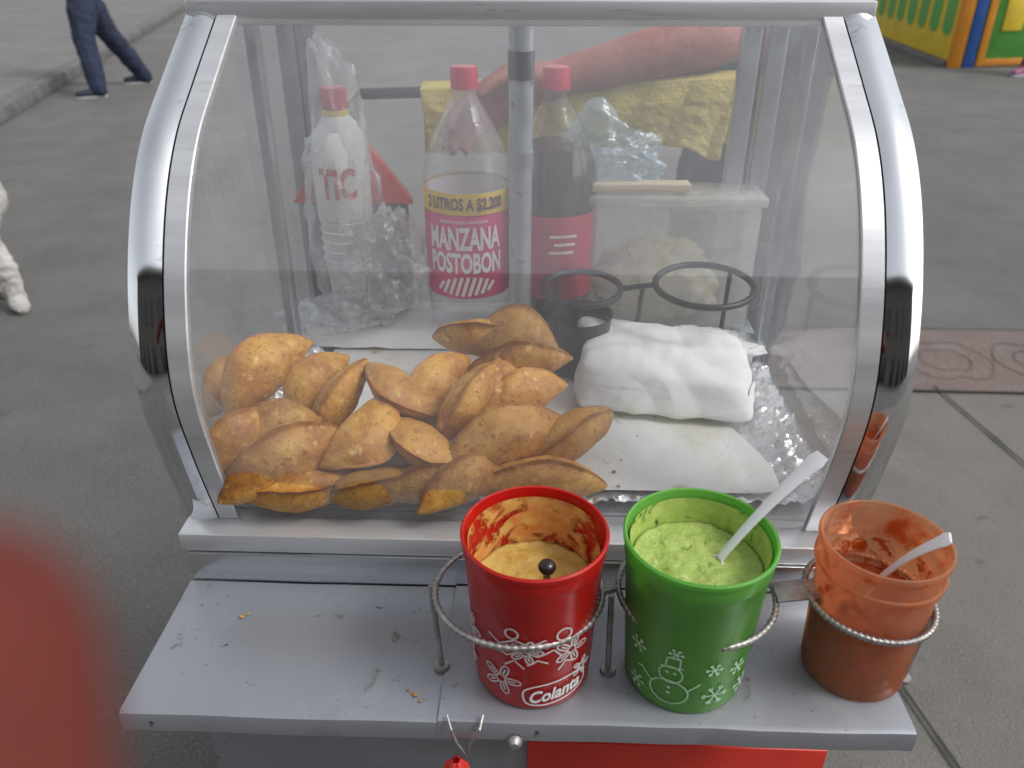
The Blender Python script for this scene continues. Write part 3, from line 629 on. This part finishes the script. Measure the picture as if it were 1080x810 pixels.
def towfn(u,v):
    tl=py_(445,92,1.14).x; tr=py_(776,80,1.14).x; rz=r0.z+(r1.z-r0.z)*u
    x=tl+(tr-tl)*u
    L=.30*v-.10
    fold=.008*math.sin(u*21+v*2)+.004*noise.noise(V((u*9,v*4,2)))+.0015*noise.noise(V((u*30,v*14,2)))
    tex=.0012*noise.noise(V((u*220,v*180,5)))
    if L<0: return (x,1.141+.002+.3*abs(fold)+tex,rz+.0085+L*.95+.006)
    end=.062+.050*u+.018*math.sin(u*5+1)+.008*noise.noise(V((u*12,0,0)))
    front=end*min(1,L/.2) if end>0 else 0
    return (x+.03*(front/.1)*(.5-u),1.118-.001-abs(fold)*min(1,front/.03)-.05*front+tex,rz+.0095-front+.003*math.sin(u*9)*min(1,front/.02))
tw=MB().grid(towfn,220,100).build('yellow_towel',M['towel'],smooth=True,ang=180,label='yellow terry towel draped over the black rear rail',cat='towel')
so=tw.modifiers.new('s','SOLIDIFY'); so.thickness=.002

# ------------------------------------------------------------------ sauce cups
ST=.8868
def cup(name,px,yc,r0_,r1_,h,m,label,cat='cup',collar=False):
    d=ray(px,558); k=(yc)/d.y; x=(CP+d*k).x
    c=V((x,yc,ST)); t=thing(name,c,label,cat)
    if collar:
        pr=[(.0001,.004),(r0_*.8,.004),(r0_*.88,0),(r0_*.97,.0015),(r0_,.006),(r0_+(r1_-r0_)*.80,h*.80),(r1_*.99,h*.805),(r1_*1.045,h*.815),(r1_*1.045,h*.835),(r1_*1.0,h*.84),(r1_*1.0,h*.955),(r1_*1.045,h*.962),(r1_*1.055,h*.98),(r1_*1.04,h*.997),(r1_*1.01,h),(r1_*.985,h*.995),(r1_*.965,h*.96),(r1_*.96,h*.84),(r0_+(r1_-r0_)*.78-.0015,h*.80),(r0_-.0015,.007),(.0001,.006)]
    else:
        pr=[(.0001,.004),(r0_*.8,.004),(r0_*.88,0),(r0_*.97,.0015),(r0_,.006),(r0_+(r1_-r0_)*.85,h*.86),(r1_*.985,h*.865),(r1_*1.0,h*.88),(r1_*1.0,h*.955),(r1_*1.03,h*.965),(r1_*1.035,h*.99),(r1_*1.01,h),(r1_*.985,h*.995),(r1_*.965,h*.96),(r1_*.955,h*.88),(r0_+(r1_-r0_)*.83-.0015,h*.84),(r0_-.0015,.007),(.0001,.006)]
    MB().lathe(pr,72,c).build('cup_wall',m,t,smooth=True,ang=35)
    return t,c,(lambda z:r0_+(r1_-r0_)*z/h)
def wavy(c,r,z,amp,seed,m,parent,name='sauce',rb=.86):
    mb=MB(); N=64; K=24; vs=[V(c)+V((0,0,z+amp*noise.noise(V((0,0,seed)))))]; fs=[]
    for i in range(1,K+1):
        for k in range(N):
            a=2*math.pi*k/N; rr=r*i/K; x,y=rr*math.cos(a),rr*math.sin(a)
            zz=z+amp*noise.noise(V((x*45,y*45,seed)))+amp*.5*noise.noise(V((x*130,y*130,seed)))+amp*.8*max(0,(i/K-.85))/.15
            vs.append(V(c)+V((x,y,zz)))
    for k in range(N): fs.append((0,1+k,1+(k+1)%N))
    for i in range(K-1):
        for k in range(N): a=1+i*N+k; b=1+i*N+(k+1)%N; fs.append((a,b,b+N,a+N))
    k0=len(vs)
    for k in range(N): a=2*math.pi*k/N; vs.append(V(c)+V((r*rb*math.cos(a),r*rb*math.sin(a),.009)))
    for k in range(N): fs.append((1+(K-1)*N+k,1+(K-1)*N+(k+1)%N,k0+(k+1)%N,k0+k))
    mb.add(vs,fs); return mb.build(name,m,parent,smooth=True,ang=180)
def smear(c,rf,z0,z1,m,parent,seed):
    MB().grid(lambda u,v:tuple(V(c)+V(((rf(z0+(z1-z0)*v)-.0032)*math.cos(2*math.pi*u),(rf(z0+(z1-z0)*v)-.0032)*math.sin(2*math.pi*u),z0+(z1-z0)*v))),60,12,cu=True).build('sauce_smear',m,parent,smooth=True,ang=180)
rt,rcx,rf=cup('red_sauce_cup',564,.477,.0472,.0545,.144,M['redcup'],'red plastic sauce cup with white flower print in the left wire ring','sauce cup')
wavy(rcx,.0480,.090,.003,2,M['creamsauce'],rt,rb=.90); smear(rcx,rf,.088,.136,M['creams'],rt,1)
def flower(x,y,s,n=5):
    L=[circ(x,y,s*.25,12)]
    for k in range(n):
        a=2*math.pi*k/n; L.append([(x+s*(.3+.7*math.sin(math.pi*t/10))*math.cos(a+(t-5)*.09),y+s*(.3+.7*math.sin(math.pi*t/10))*math.sin(a+(t-5)*.09)) for t in range(11)])
        L.append([(x+s*.35*math.cos(a),y+s*.35*math.sin(a)),(x+s*.75*math.cos(a),y+s*.75*math.sin(a))])
    return L
for (fx,fy,fs_) in ((-.004,-.002,.0165),(.052,.030,.015),(-.040,.030,.015),(-.046,-.006,.012),(.016,.034,.013),(.064,.002,.010)):
    wrap(ribbons(flower(fx,fy,fs_),.0015),rcx,rf,-.021,.034).build('printed_flower',M['print'],rt)
sw=[[(-.034,.022),(-.024,.034),(-.010,.028),(.002,.036),(.014,.030),(.026,.036),(.032,.028)],[(-.026,.044),(-.016,.038),(-.004,.046),(.008,.042),(.020,.048)],[(.006,.020),(.014,.026),(.022,.022)],[(-.012,.016),(-.004,.024),(.004,.016)],[(.030,.012),(.036,.020),(.044,.016)],circ(-.006,.052,.005,14),circ(.034,.050,.006,14)]
for ln in sw: wrap(ribbons([ln],.0017),rcx,rf,-.010,.034).build('printed_ribbon',M['print'],rt)
ov=[(.027*math.copysign(abs(math.cos(t))**.6,math.cos(t)),.0118*math.copysign(abs(math.sin(t))**.6,math.sin(t))) for t in [2*math.pi*i/48 for i in range(49)]]
wrap(ribbons([ov],.0015),rcx,rf,.020,.021,rot=R(8)).build('logo_border',M['white'],rt)
wrap(text_mesh('Colanta',.044,.0140,shear=.3,off=.03),rcx,rf,.020,.0205,rot=R(8),off=.0009).build('logo_lettering',M['white'],rt)
k=pz(577,598,1.015); kt=thing('ladle',k,'dark round knobbed utensil handle standing in the red sauce cup','utensil')
MB().sphere(k,.0068,3,(1,1,.85)).build('knob',M['blackpl'],kt,smooth=True); MB().tube([k,V((rcx.x+.01,rcx.y+.004,ST+.075))],.003).build('handle',M['blackpl'],kt,smooth=True)
gt,gc,gf=cup('green_sauce_cup',740,.477,.0475,.0560,.144,M['greencup'],'green plastic sauce cup with white snowman print in the middle wire ring','sauce cup')
wavy(gc,.0500,.112,.0035,5,M['guac'],gt,rb=.90); smear(gc,gf,.108,.137,M['guacs'],gt,2)
sn=[circ(0,-.011,.015,24,ry=.013),circ(0,.009,.009,20),[(-.009,.016),(.009,.018)],[(-.005,.017),(-.004,.027),(.006,.028),(.006,.018)],[(-.014,-.006),(-.024,.002),(-.028,.000)],[(.014,-.006),(.023,.003)],[(-.007,.003),(0,0),(.008,.003)],circ(-.003,.011,.0009,6),circ(.003,.011,.0009,6),circ(0,-.006,.0009,6),circ(0,-.012,.0009,6)]
wrap(ribbons(sn,.0014),gc,gf,-.020,.036).build('printed_snowman',M['printg'],gt)
def flake(x,y,s):
    L=[]
    for k in range(6):
        a=k*math.pi/3; e=(x+s*math.cos(a),y+s*math.sin(a)); L.append([(x,y),e]); mth=(x+s*.6*math.cos(a),y+s*.6*math.sin(a))
        for q in (-.6,.6): L.append([mth,(mth[0]+s*.35*math.cos(a+q),mth[1]+s*.35*math.sin(a+q))])
    return L
for (fx,fy,fs_) in ((.016,.016,.011),(.034,.040,.008),(.012,.046,.007),(-.05,.05,.008),(.044,.014,.010),(-.048,.010,.008),(-.018,.060,.006)):
    wrap(ribbons(flake(fx,fy,fs_),.0013),gc,gf,0,.008).build('printed_snowflake',M['printg'],gt)
ot,oc,of=cup('orange_sauce_cup',938,.486,.0405,.0462,.136,M['clearcup'],'clear plastic cup stained orange with chilli salsa in the small right ring','sauce cup',collar=True)
wavy(oc,.0415,.074,.002,9,M['salsa'],ot,rb=.93); smear(oc,of,.072,.104,M['salsas'],ot,3)
def spoon(name,bowl,end,label,bw=.013):
    t=thing(name,bowl,label,'spoon'); bowl=V(bowl);end=V(end); d=(end-bowl).normalized(); side=d.cross(ZU).normalized(); nrm=side.cross(d).normalized()
    L=(end-bowl).length; n=16; mb=MB(); vs=[];fs=[]
    for i in range(n+1):
        u=i/n; w=.0038+.0042*u**2+(.001 if u>.9 else 0); w*= (1 if u<.97 else .7); p=bowl+d*(.02+(L-.02)*u)+nrm*.004*math.sin(u*math.pi)
        vs+= [p-side*w+nrm*.0006,p-side*w*.5+nrm*.0018,p+side*w*.5+nrm*.0018,p+side*w+nrm*.0006,p+side*w*.9-nrm*.0008,p-side*w*.9-nrm*.0008]
    for i in range(n):
        for k in range(6): fs.append((i*6+k,i*6+(k+1)%6,(i+1)*6+(k+1)%6,(i+1)*6+k))
    fs+= [tuple(range(6)),tuple(n*6+k for k in range(6))]
    mb.add(vs,fs).build('handle',M['spoon'],t,smooth=True,ang=60)
    b=MB(); b.grid(lambda u,v:tuple(bowl+d*(.022*math.cos(2*math.pi*u)*v)+side*(bw*math.sin(2*math.pi*u)*v)-nrm*(.005*(1-v*v))),24,7,cu=True); o=b.build('bowl',M['spoon'],t,smooth=True,ang=180); s=o.modifiers.new('s','SOLIDIFY'); s.thickness=.0012
    return t
spoon('plastic_spoon',pz(740,608,.985),pz(868,480,1.078),'white plastic spoon sticking up out of the green sauce cup')
spoon('plastic_spoon',oc+V((-.008,.008,.070)),pz(1003,567,1.032),'white plastic spoon resting on the rim of the orange salsa cup')

# ------------------------------------------------------------------ wire rack
wr=thing('wire_cup_rack',(rcx.x,.5,ST),'grey twisted wire rack with three rings holding the sauce cups','cup rack')
def ring(cx,cy,z,rx,ry,tz=0,n=240):
    pts=[(cx+rx*math.cos(2*math.pi*i/n),cy+ry*math.sin(2*math.pi*i/n),z+tz*math.cos(2*math.pi*i/n)) for i in range(n)]
    mb=MB().tube(pts,.0024,8,closed=True,rfn=lambda u:.0025*(1+.18*math.sin(u*2*math.pi*70)))
    return mb.build('ring',M['wire'],wr,smooth=True,ang=180)
RZ=.962
q0=pz(547,622,RZ); ring(q0.x,q0.y,RZ,.0670,.061)
q1=pz(734,622,RZ); ring(q1.x,q1.y,RZ,.0620,.061)
q2=V((oc.x-.002,oc.y-.002,RZ+.004)); ring(q2.x,q2.y,RZ+.004,.0485,.0490,-.002)
def leg(px,py,fx,fy):
    a=pz(px,py,RZ); b=pz(fx,fy,ST); MB().tube([a,a.lerp(b,.5),b+V((0,0,.002))],.0024,8).build('leg',M['wire'],wr,smooth=True)
    MB().lathe([(.0001,.003),(.006,.003),(.0068,.0012),(.0068,.0003)],14,b).build('foot',M['wire'],wr,smooth=True)
leg(454,618,466,703); leg(645,628,641,708); leg(981,650,952,716)
a=pz(817,625,RZ+.004); b=pz(866,620,RZ+.008)
MB().obox((a+b)/2,(b-a).normalized(),V((0,1,0)),ZU,(b-a).length/2,.011,.001).build('joining_plate',M['wire'],wr,bevel=.0006)
MB().tube([q0+V((.0670,0,0)),q1-V((.062,0,0))],.0028,8).build('weld_link',M['wire'],wr,smooth=True)
h=py_(487,772,.412); hb=thing('hanging_red_bag',V((h.x,.405,h.z-.16)),'small red plastic bag tied with wire to the shelf front edge','plastic bag')
MB().tube([V((h.x-.012,.421,.8905)),V((h.x-.008,.412,.885)),V((h.x-.004,.410,.872)),V((h.x+.004,.410,.858)),V((h.x+.006,.41,.872)),V((h.x+.014,.412,.886)),V((h.x+.016,.422,.8905))],.0012,6).build('tie_wire',M['wire'],hb,smooth=True)
mb=MB(); mb.lathe([(.003,.0),(.008,-.006),(.009,-.012),(.014,-.03),(.024,-.06),(.028,-.09),(.022,-.12),(.002,-.13)],40,(h.x-.004,.402,.863),wob=lambda a,r,z:1+.13*math.sin(a*5+z*40)+.08*math.sin(a*9)); mb.build('bag_body',M['redplastic'],hb,smooth=True,ang=60)
def crumbs(name,spots,z,label,cat,m):
    for (px,py,s) in spots:
        p=pz(px,py,z); mb=MB().sphere((0,0,0),s,2,(1,.8,.5)); mb.v=[p+v+noise.noise_vector(v*400+p*50)*s*.5+V((0,0,s*.3)) for v in mb.v]; mb.build(name,m,smooth=True,label=label,cat=cat,group=label)
crumbs('crumb',[(648,498,.0022),(652,513,.0016),(690,440,.0012),(672,460,.001),(655,485,.0012),(360,365,.0012),(395,372,.0014),(430,366,.0012),(460,385,.001),(410,380,.001)],.9530,'small brown crumb on the white paper sheet','crumb',M['crumb'])
crumbs('food_speck',[(255,651,.0022),(262,648,.0015),(437,733,.0026),(430,728,.0014),(443,740,.0016),(352,612,.0012)],.8855,'small dried food speck on the grey shelf left of the red cup','food speck',M['crumb'])

# ------------------------------------------------------------------ people
def hand_chains(w,d,n,t,curl=1.0,s=1.0,spread=1.0):
    w=V(w);d=V(d).normalized();n=V(n).normalized();t=V(t).normalized(); out=[]
    for off,ln in ((.028,.072),(.0095,.080),(-.0095,.074),(-.027,.058)):
        kn=w+d*.085*s+t*off*spread*s-d*abs(off-.005)*.25*s
        ch=[(w+t*off*.45*s,.017*s),(w+d*.045*s+t*off*.8*s,.0135*s),(kn,.0115*s)]
        p=kn
        for ang,fr,rr in ((28,.45,.0092),(62,.30,.0084),(95,.25,.0072)):
            a=R(ang*curl); p=p+(d*math.cos(a)+n*math.sin(a))*ln*fr*s; ch.append((p,rr*s))
        out.append(ch)
    p=w+d*.022*s+t*.020*s; q=p+(d*.6+t*.7+n*.35).normalized()*.040*s; r_=q+(d*.8+t*.25+n*.6).normalized()*.030*s; u=r_+(d*.8-t*.1+n*.6).normalized()*.024*s
    out.append([(w+t*.008*s,.017*s),(p,.0155*s),(q,.0120*s),(r_,.0105*s),(u,.0085*s)]); return out
def person(name,label,fa,fb,face,hipz,shirt,trous,shoem,arms,H=1.66,hipc=None,vox=.009,bag=1.0,armr=1.0,bent=False):
    fa=V(fa);fb=V(fb);face=V(face).normalized(); sd=V((-face.y,face.x,0)).normalized()
    mid=hipc or (fa+fb)/2; mid=V((mid.x,mid.y,0)); hc=mid+ZU*hipz
    t=thing(name,mid,label,'person')
    S=H/1.68; hips=[hc+sd*.085,hc-sd*.085]; feet=[fa,fb]
    legs=[]; jl=[]
    for h_,f_ in zip(hips,feet):
        an=f_+ZU*.10-face*.02; kn=(h_+an)/2+face*.045
        legs.append([(h_,.078),(kn,.05),(an,.034),(f_+ZU*.045+face*.03,.033),(f_+ZU*.03+face*.13,.026)])
        jl.append([(h_,.098*min(bag,1.25)),(h_.lerp(kn,.5),.084*bag),(kn,.066*bag),(kn.lerp(an,.5),.060*bag),(an-ZU*.02,.052*bag)])
    ch=hc+ZU*.40*S; sh=hc+ZU*.49*S; nk=hc+ZU*.56*S; hd=hc+ZU*.66*S+face*.02
    body=legs+[[(hips[0],.09),(hips[1],.09)],[(hc+sd*.04,.10),(hc+ZU*.2+sd*.035,.09),(ch+sd*.06,.10)],[(hc-sd*.04,.10),(hc+ZU*.2-sd*.035,.09),(ch-sd*.06,.10)],
      [(ch,.1),(nk,.052),(hd-ZU*.02,.072)],[(hd-ZU*.045+face*.03,.055),(hd,.082),(hd+ZU*.045,.086),(hd+ZU*.03-face*.03,.085)],
      [(hd-ZU*.005+face*.075,.014),(hd-ZU*.025+face*.096,.013)],[(hd+sd*.082-ZU*.01,.016),(hd+sd*.083+ZU*.015,.016)],[(hd-sd*.082-ZU*.01,.016),(hd-sd*.083+ZU*.015,.016)]]
    top=[[(hc+sd*.055+ZU*.04,.108),(hc+ZU*.2+sd*.045,.102),(ch+sd*.065,.112),(sh+sd*.10,.07)],[(hc-sd*.055+ZU*.04,.108),(hc+ZU*.2-sd*.045,.102),(ch-sd*.065,.112),(sh-sd*.10,.07)],[(sh+sd*.10,.07),(sh-sd*.10,.07)]]
    for i,s_ in enumerate((1,-1)):
        shp=sh+sd*s_*.17-ZU*.02
        ar=arms[i] if arms else None
        if ar is None:
            el=shp-ZU*.28+sd*s_*.03
            if bent: wr_=el+face*.23+ZU*.05-sd*s_*.04; hd_=(face,-sd*s_,ZU)
            else: wr_=el-ZU*.24+face*.06; hd_=(-ZU,-sd*s_,face)
        else: el,wr_,hd_=ar
        body+= [[(sh+sd*s_*.1,.06),(shp,.054),(el,.040*armr),(el.lerp(wr_,.35),.039*armr),(wr_,.026*armr)]]+hand_chains(wr_,*hd_,curl=.8 if ar is None else 1.0)
        top+=[[(sh+sd*s_*.1,.07),(shp,.066),(shp.lerp(el,.62),.060)]]
    blob('body',body,vox,M['skin'],t,it=3)
    blob('trousers',jl+[[(hips[0]+ZU*.03,.10),(hips[1]+ZU*.03,.10)]],.012,trous,t,it=5,disp=.014,dsc=12)
    blob('shirt',top,.012,shirt,t,it=5,disp=.007,dsc=10)
    blob('hair',[[(hd+ZU*.05-face*.025,.094)],[(hd+ZU*.01-face*.045,.085)],[(hd+ZU*.075+face*.01,.075)]],.010,M['hair'],t,it=2,disp=.004,dsc=40)
    for s_ in (1,-1): MB().sphere(hd+face*.076+sd*s_*.03+ZU*.005,.011,2).build('eye',M['eye'],t,smooth=True)
    for f_ in feet:
        so=blob('shoe',[[(f_+ZU*.045-face*.045,.045),(f_+ZU*.052,.047),(f_+ZU*.046+face*.10,.044),(f_+ZU*.042+face*.17,.037)],[(f_+ZU*.06-face*.02,.050),(f_+ZU*.10-face*.02,.048)]],.008,shoem,t,it=3)
        P=[]
        for i in range(24):
            a=2*math.pi*i/24; l=.152*math.cos(a)+.062; w=.053*math.sin(a); P.append(f_+face*l+sd*w)
        MB().prism(P,f_.z+.001,f_.z+.024).build('sole',M['sole'],so,bevel=.004)
    return t
w1=pz(104,103,0); w2=pz(152,88,0); w1.z=0.0; w2.z=0.0
person('pedestrian','person in dark blue jeans and dark sneakers walking past at upper left',w1,w2,V((-.8,-.5,0)),.98,M['shirtd'],M['jeans'],M['shoe'],None,H=1.80,hipc=V(((pz(108,95,0)).x,(w1.y+w2.y)/2,0)),bag=1.65,bent=True)
s1_=pz(1076,80,0); s1_.z=0
person('pedestrian','person beyond the right edge with one blue and red sneaker showing by the painted stall',s1_,s1_+V((.45,.25,0)),V((-.75,-.6,0)),.90,M['shirtw'],M['trous'],M['shoe2'],None,hipc=s1_+V((.33,.12,0)))
E=py_(750,42,1.150); Wp=py_(575,86,1.115)
vb=V((.375,1.46,0))
vd=(py_(520,108,1.09)-Wp).normalized()
person('vendor','vendor in dark clothes standing behind the cart reaching an arm across to the pole',vb+V((.02,-.10,0)),vb+V((-.03,.12,0)),V((-1,-.02,0)),.88,M['shirtd'],M['trous'],M['shoe'],
   [(E,Wp,(vd,V((-.2,-.8,-.6)),V((-.1,-.5,.8)))),None],H=1.64,hipc=vb,vox=.0055,armr=.90)

# ------------------------------------------------------------------ dog
dp=pz(13,327,0); X0,Y0=dp.x+.085,dp.y
dg_=thing('dog',V((X0-.3,Y0+.08,0)),'white furry dog at the left edge with a hind leg in view','dog')
def D(x,y,z): return V((X0+x,Y0+y,z))
ch=[[(D(-.14,.08,.47),.115),(D(-.30,.08,.45),.120),(D(-.52,.08,.45),.145),(D(-.62,.08,.50),.12)],
 [(D(-.62,.08,.52),.10),(D(-.72,.08,.64),.075),(D(-.78,.08,.70),.078)],[(D(-.78,.08,.70),.075),(D(-.86,.08,.675),.045),(D(-.91,.08,.665),.032)],
 [(D(-.77,.03,.76),.025),(D(-.76,.02,.81),.012)],[(D(-.77,.13,.76),.025),(D(-.76,.14,.81),.012)],
 [(D(-.12,.08,.50),.05),(D(-.11,.08,.62),.045),(D(-.20,.08,.70),.04),(D(-.28,.08,.68),.03)]]
for y in (0,.17):
    o=0 if y==0 else -.16
    ch+=[[(D(-.12+o,y,.44),.105),(D(-.14+o,y,.32),.080),(D(-.060+o,y,.20),.050),(D(-.05+o,y,.10),.040),(D(-.05+o,y,.04),.042),(D(-.02+o,y-.03,.030),.036)]]
    ch+=[[(D(-.56+o*.4,y,.42),.075),(D(-.54+o*.4,y,.26),.042),(D(-.55+o*.4,y,.10),.030),(D(-.55+o*.4,y,.04),.031),(D(-.59+o*.4,y,.028),.030)]]
blob('body',ch,.010,M['dog'],dg_,it=3,disp=.008,dsc=40)
MB().sphere(D(-.935,.08,.675),.014,2).build('nose',M['blackpl'],dg_,smooth=True)
for s_ in (-1,1): MB().sphere(D(-.845,.08+s_*.035,.72),.009,2).build('eye',M['blackpl'],dg_,smooth=True)

# ------------------------------------------------------------------ photographer's hand at the lens
tip=camp(-.0242,-.0118,.034)
kn1=camp(-.0224,-.030,.030); kn2=camp(-.028,-.055,.016); kn3=camp(-.045,-.082,-.01)
wrs=camp(-.075,-.135,-.075)
ph=thing('photographer_hand',wrs,'blurred reddish fingertip of the photographer at the lower left edge','hand')
dch=[[(wrs,.024),(kn3,.014),(kn2,.0092),(kn1,.0080),(tip,.0068)]]
for i,o in enumerate((.02,.038,.054)):
    b_=wrs+(kn3-wrs)*.95-UPV*o*.5-FW*o*.8
    dch.append([(wrs-FW*o*.4-UPV*o*.3,.020),(b_,.012),(b_+FW*.03-UPV*.02,.0095),(b_+FW*.03-UPV*.045+RT*.006,.0085),(b_+FW*.01-UPV*.055+RT*.012,.0075)])
dch.append([(wrs+RT*.01,.018),(wrs+RT*.035+UPV*.02,.014),(wrs+RT*.05+FW*.03,.0105),(wrs+RT*.055+FW*.055-UPV*.01,.0085)])
dch.append([(wrs,.026),(wrs-UPV*.12-FW*.16-RT*.03,.038)])
blob('hand_body',dch,.0016,M['skinr'],ph,it=6)
MB().sphere(tip-UPV*.001-FW*.0072*.75,.0046,2,(1,1,.9)).build('fingernail',M['nail'],ph,smooth=True)

# ------------------------------------------------------------------ painted stall top right
K0=pz(1001,71,0); K1=pz(912,36,0); K2=pz(1100,68,0); K0.z=K1.z=K2.z=0
st=thing('painted_stall',K0,'bright yellow and green painted wooden stall with a blue corner post','stall')
def nrm_of(P,Q):
    d=(Q-P).normalized(); n=V((d.y,-d.x,0)); m_=(P+Q)/2
    return n if n.dot(V((CP.x-m_.x,CP.y-m_.y,0)))>0 else -n
def panel(P,Q,z0,z1,off,m,name,thk=.04,a=0,b=1,bevel=.004):
    d=(Q-P); L=d.length; d.normalize(); n=nrm_of(P,Q)
    x0=P+d*L*a+n*off; x1=P+d*L*b+n*off; c=(x0+x1)/2+n*thk/2+ZU*(z0+z1)/2
    return MB().obox(c,d,n,ZU,(x1-x0).length/2,thk/2,(z1-z0)/2).build(name,m,st,bevel=bevel)
panel(K0,K1,0,.07,0,M['walk'],'plinth',.10); panel(K0,K1,.075,2.4,0,M['kyel'],'side_wall',.03)
d=(K1-K0); L=d.length; d.normalize(); n=nrm_of(K0,K1)
for i in range(8):
    cx=K0+d*L*(i+.6)/8.2+n*.032; w=L/8*.33; pts=[]
    z0=.46
    for k in range(9): a=math.pi+math.pi*k/8; pts.append((w*math.cos(a),z0+w*.7*math.sin(a)))
    pts+=[(w,1.1),(-w,1.1)]
    fr=[cx+d*x+ZU*z for x,z in pts]; bk=[p+n*.005 for p in fr]; m_=len(pts)
    MB().add(fr+bk,[tuple(range(m_)),tuple(range(m_,2*m_))[::-1]]+[(k,(k+1)%m_,m_+(k+1)%m_,m_+k) for k in range(m_)]).build('green_picket',M['kgrn'],st)
MB().box(K0.x-.04,K0.x+.10,K0.y-.09,K0.y+.03,0,2.5).build('corner_post',M['korg'],st,bevel=.01)
MB().box(K0.x+.12,K0.x+.26,K0.y-.07,K0.y+.05,0,2.5).build('corner_post',M['kblu'],st,bevel=.01)
K0b=K0+V((.28,0,0)); K2b=K2+(K2-K0).normalized()*2.5
panel(K0b,K2b,0.02,2.4,0,M['kgrn'],'front_wall',.03)
panel(K0b,K2b,0.02,2.4,.032,M['korg'],'door_frame',.02,0,.03); panel(K0b,K2b,0.02,.10,.032,M['korg'],'door_frame',.02,.032,.4)
panel(K0b,K2b,0.42,1.0,.032,M['kyel'],'door_panel',.015,.07,.15); panel(K0b,K2b,0.25,2.2,.032,M['kyel'],'door_panel',.015,.2,.22)
MB().box(K1.x,K2b.x,max(K1.y,K2b.y)+.1,max(K1.y,K2b.y)+.15,0,2.4).build('rear_wall',M['kyel'],st)

bt=thing('reflection_building',(0,-8,0),'plain plastered building with dark windows, added unseen behind the viewer for dark reflections','building')  # unseen building added to give the steel frame dark reflections
MB().box(-11,11,-14,-8,0,6.5).build('wall',M['plaster'],bt)
MB().box(-11.4,11.4,-14.4,-7.4,6.52,6.8).build('roof',M['wframe'],bt)
for i in range(7):
    for z0,h_ in ((.05,2.3),(3.6,1.5)):
        x=-9+i*3; w=MB().box(x-.75,x+.75,-7.995,-7.93,z0,z0+h_).build('window' if z0>1 else 'door',M['wframe'],bt)
        MB().box(x-.65,x+.65,-7.925,-7.90,z0+.1,z0+h_-.1).build('pane',M['dark'],w)

# ------------------------------------------------------------------ light
w=bpy.data.worlds.new('World'); SC.world=w; w.use_nodes=True; nt=w.node_tree; bg=nt.nodes['Background']
az=R(108); el=R(50)
sk=nt.nodes.new('ShaderNodeTexSky'); sk.sky_type='NISHITA'; sk.sun_disc=False; sk.sun_elevation=el; sk.sun_rotation=az; sk.dust_density=3; sk.air_density=1.2; sk.altitude=100
hs=nt.nodes.new('ShaderNodeHueSaturation'); hs.inputs['Saturation'].default_value=.22; hs.inputs['Value'].default_value=1.38
nt.links.new(sk.outputs[0],hs.inputs['Color']); nt.links.new(hs.outputs[0],bg.inputs[0]); bg.inputs[1].default_value=.15
sl=bpy.data.lights.new('sun','SUN'); sl.energy=1.4; sl.angle=R(16); sl.color=(1,.965,.92); so=bpy.data.objects.new('sun',sl); C.objects.link(so)
sdv=V((math.sin(az)*math.cos(el),math.cos(az)*math.cos(el),math.sin(el))); so.rotation_euler=sdv.to_track_quat('Z','Y').to_euler()
SC.view_settings.view_transform='Standard'; SC.view_settings.look='None'; SC.view_settings.exposure=0
